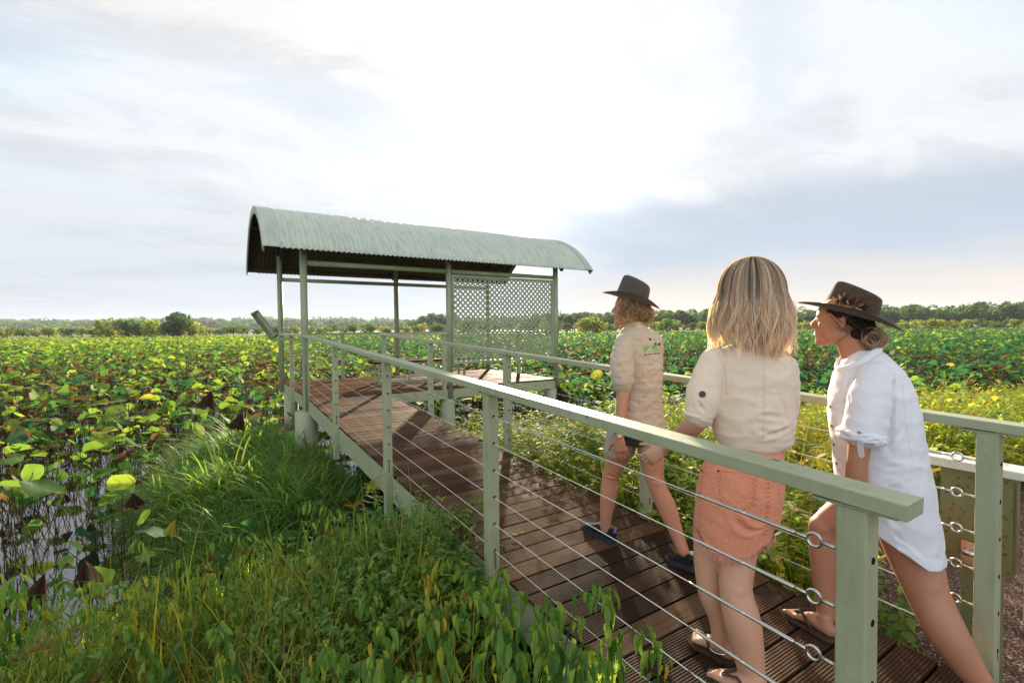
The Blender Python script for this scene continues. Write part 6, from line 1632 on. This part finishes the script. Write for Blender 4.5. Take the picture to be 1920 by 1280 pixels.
# shirt
b = MB()
loft(b, [sec(1592, 1650, 655, 2.0, .066), sec(1578, 1672, 672, 1.995, .10), sec(1562, 1697, 695, 1.99, .135), sec(1548, 1716, 735, 1.98, .15), sec(1547, 1727, 780, 1.975, .155), sec(1552, 1735, 830, 1.965, .155), sec(1558, 1745, 880, 1.96, .155), sec(1562, 1756, 925, 1.955, .155), sec(1585, 1764, 960, 1.95, .150), sec(1610, 1768, 985, 1.94, .155)], 40, 2.3)
def tail(V, N):
    d = (V-CAM)@_F; px = 960+FPX*((V-CAM)@_R)/d; py = 640-FPX*((V-CAM)@_U)/d
    k = np.clip((py-920)/60, 0, 1)
    drop = np.interp(px, [1560, 1640, 1700, 1740, 1775], [-35, 4, 28, 52, 55])
    V2 = V.copy(); V2[:, 2] -= drop*1.95/FPX*k; V2 += np.outer(k*np.clip((px-1690)/80, 0, 1)*.012, np.array(RH_)); return V2
limb(b, [at(1640, 708, 1.885), at(1630, 745, 1.868), at(1623, 785, 1.86), at(1618, 808, 1.855)], [.066, .070, .071, .070])
ss3, s3v = organic('shirt', b, .005, white, w3, 4, folds=[
    ([at(1678, 720, 1.82), at(1668, 780, 1.82), at(1665, 840, 1.82)], .012, -.014), ([at(1596, 700, 1.80), at(1598, 760, 1.8)], .010, -.006), ([at(1600, 740, 1.78), at(1640, 800, 1.78)], .009, -.005),
    ([at(1700, 760, 1.84), at(1710, 840, 1.84), at(1700, 920, 1.84)], .012, -.007), ([at(1645, 880, 1.82), at(1700, 870, 1.82), at(1740, 880, 1.84)], .009, -.005), ([at(1650, 930, 1.82), at(1700, 900, 1.82), at(1750, 925, 1.84)], .010, -.007),
    ([at(1660, 975, 1.82), at(1710, 945, 1.82), at(1755, 965, 1.84)], .010, -.006), ([at(1690, 1000, 1.82), at(1740, 985, 1.84)], .009, -.005), ([at(1560, 780, 1.9), at(1568, 860, 1.9)], .010, -.008), ([at(1655, 850, 1.82), at(1690, 800, 1.82)], .009, -.006)], wr=(.0045, 13, (.9, .9, 1.3)), fn=tail)
b = MB(); ca, cb_ = at(1617, 806, 1.86), at(1614, 826, 1.862); b.tube([ca, ca.lerp(cb_, .3), ca.lerp(cb_, .8), cb_], [.076, .085, .083, .074], 32); cuff, cuffv = organic('rolled_cuff', b, .0045, white, ss3, 3, wr=(.007, 24, (1, 1, 3)))
b = MB(); decal(b, cuffv, [(1604, 806), (1616, 805), (1618, 828), (1606, 829)], th=.003)
h1, n1_ = on(cuffv, 1606, 828, .003); h2, _ = on(cuffv, 1617, 828, .003)
if h1 is not None and h2 is not None:
    dn = UP*-.052+RH_*.008; b.add([h1, h2, h2+dn, (h1+h2)/2+dn*1.18, h1+dn, h1-n1_*.003, h2-n1_*.003, h2+dn-n1_*.003, (h1+h2)/2+dn*1.18-n1_*.003, h1+dn-n1_*.003], [(0, 1, 2, 3, 4), (9, 8, 7, 6, 5), (0, 5, 6, 1), (1, 6, 7, 2), (2, 7, 8, 3), (3, 8, 9, 4), (4, 9, 5, 0)])
b.build('sleeve_tab', white, ss3)
bm_ = Mat('grey_brown_button', .4, .5); bm_.color((.22, .17, .13)); 
for x_, y_ in ((1557, 762), (1560, 798), (1564, 833), (1569, 868)):
    h, nr = on(s3v, x_, y_, .0005)
    if h is not None: b = MB(); b.tube([h, h+nr*.0025], .0062, 14); b.build('button', bm_.m, ss3)
h, nr = on(cuffv, 1611, 812, .003)
b = MB(); b.tube([h, h+nr*.0025], .0062, 14); b.build('button', bm_.m, ss3)
wthread = Mat('white_seam', .8, .2); wthread.color((.76, .78, .83)); b = MB()
seam(b, s3v, [(1640, 742), (1670, 728), (1700, 720), (1716, 716)], .0012); seam(b, s3v, [(1600, 690), (1590, 720), (1592, 760)], .0012); seam(b, s3v, [(1566, 735), (1572, 800), (1582, 880)], .001); seam(b, s3v, [(1692, 722), (1700, 800), (1712, 870)], .001); b.build('seam', wthread.m, ss3)
cb = MB(); cc_ = at(1608, 666, 1.985); axc = (UP*.86+(-RH_)*.42+FH*.1).normalized(); u1 = axc.cross(FH).normalized(); u2_ = axc.cross(u1).normalized()
pts = [cc_+u1*(.074*cos(2*pi*k/36))+u2_*(.080*sin(2*pi*k/36)) for k in range(38)]; cb.tube([p+(UP*-.030-RH_*.006)*max(0, -(p-cc_).normalized().dot(RH_)) for p in pts], [(.009, .016)]*38, 10, caps=False)
organic('collar', cb, .0045, white, ss3, 3)
flipflop('flip_flop', q3, d3, s3, L3, w3, -1); flipflop('flip_flop', q4, d4, s4, L4, w3, 1)
b = MB(); b.torus(at(1549, 1165, 2.07), Vector((.2, .1, 1)), .040, .0013, 26, 6); b.build('anklet', leather, w3)
# hair: dark under the hat, rolled into a low blond bun
S = []; rg = random.Random(31)
for i in range(1500):
    a = rg.uniform(-2.2, 2.2); zt = rg.uniform(-.005, .060); r0 = .080+.006*rg.random(); pts = []
    tgt = P3(.0+rg.gauss(0, .014), -.105+rg.gauss(0, .010), -.060+rg.gauss(0, .012)); A = P3(r0*sin(a), -r0*1.1*cos(a)-.008, zt)
    for k in range(11):
        t = k/10; p_ = A.lerp(tgt, t); c_ = P3(0, -.012, .0); v = p_-c_; mn = .079+.006*rg.random()
        if v.length < mn: p_ = c_+v.normalized()*mn
        pts.append(p_)
    if abs(a) > 1.42 and zt < .035: continue
    c0 = rg.uniform(0, .40); S.append((pts, c0, min(1, c0+.28), .0015))
for i in range(900):    # the roll
    a0 = rg.uniform(0, 6.3); rr = rg.uniform(.010, .034); cx_ = rg.gauss(0, .018); c_ = P3(cx_, -.116+rg.gauss(0, .009), -.068+rg.gauss(0, .009)); tilt = rg.gauss(0, .55)
    pts = [c_+(f3*cos(a0+k*.42)+u3*sin(a0+k*.42))*(rr*(1-.02*k))+r3*(.003*k*tilt) for k in range(10)]; c0 = rg.uniform(.65, 1.0)*(.75+.3*(rr > .018)); S.append((pts, min(1, c0), min(1, c0+.1), .0016))
for i in range(420):    # loose curl at the nape
    a0 = rg.uniform(2.5, 4.5); rr = rg.uniform(.014, .032); c_ = P3(.030+rg.gauss(0, .014), -.060+rg.gauss(0, .005), -.078+rg.gauss(0, .004))
    pts = [c_+(f3*cos(a0+k*.30)*1.1+u3*sin(a0+k*.30))*rr for k in range(9)]; c0 = rg.uniform(.5, 1); S.append((pts, c0*.8, c0, .0016))
strands('hair', twotone, w3, S)
b = MB(); ell(b, P3(0, -.026, .026), r3*.073, f3*.080, u3*.064); ell(b, P3(0, -.085, -.035), r3*.042, f3*.03, u3*.036); ell(b, P3(0, -.055, -.05), r3*.045, f3*.03, u3*.03); dk3 = Mat('dark_hair_base', .8, .2); dk3.color((.02, .013, .009)); b.build('hair_base', dk3.m, w3)
h3c = at(1592, 588, 2.02); hf_ = dirv(-17, 19)
h3o, hr3, hff3, hu3 = hat(w3, h3c, hf_, UP, felt2, rs=.166, rf=.196, h=.120, br=(.083, .102), roll=.026, droop=.010, seed=2)
# feathers tucked in the band on the left side
fm = Mat('striped_feathers', .7, .3); fm.color(fm.ramp(fm.attr(), [(0, (.01, .008, .006)), (.35, (.03, .02, .012)), (.4, (.45, .38, .26)), (.55, (.55, .48, .36)), (.6, (.16, .06, .018)), (1, (.34, .13, .03))], 'CONSTANT')); fm.translucent((.3, .2, .1), .25)
V, F = leaf_np(4, .16, .05, .2); s_ = Stamp(); n = 64; rg2 = np.random.default_rng(4)
base = h3c-hr3*(-.0)+hff3*.035+hu3*.016; left = -hr3
pos = []; dr_ = []
for i in range(n):
    k = rg2.uniform(-1, 1); y_ = .050-.095*rg2.random(); a = math.acos(max(-1, min(1, y_/.104)))
    p = h3c+left*(.086*sin(a)*1.02)+hff3*(.104*cos(a))+hu3*(.012+.030*rg2.random()); pos.append(tuple(p))
    d_ = (hff3*(-.9+1.5*rg2.random()*(i % 2))+hu3*(.9*rg2.random()+.1*(i % 2))+left*.22); dr_.append(tuple(d_))
pos = np.array(pos); dr_ = np.array(dr_)
s_.add(V, F, pos, frame(dr_, np.repeat(np.array([tuple(left)]), n, 0)), rg2.uniform(.022, .050, n), rg2.uniform(0, 1, n), vr=.10*np.sin(np.arange(len(V))*2.1))
s_.build('feathers', fm.m, h3o)
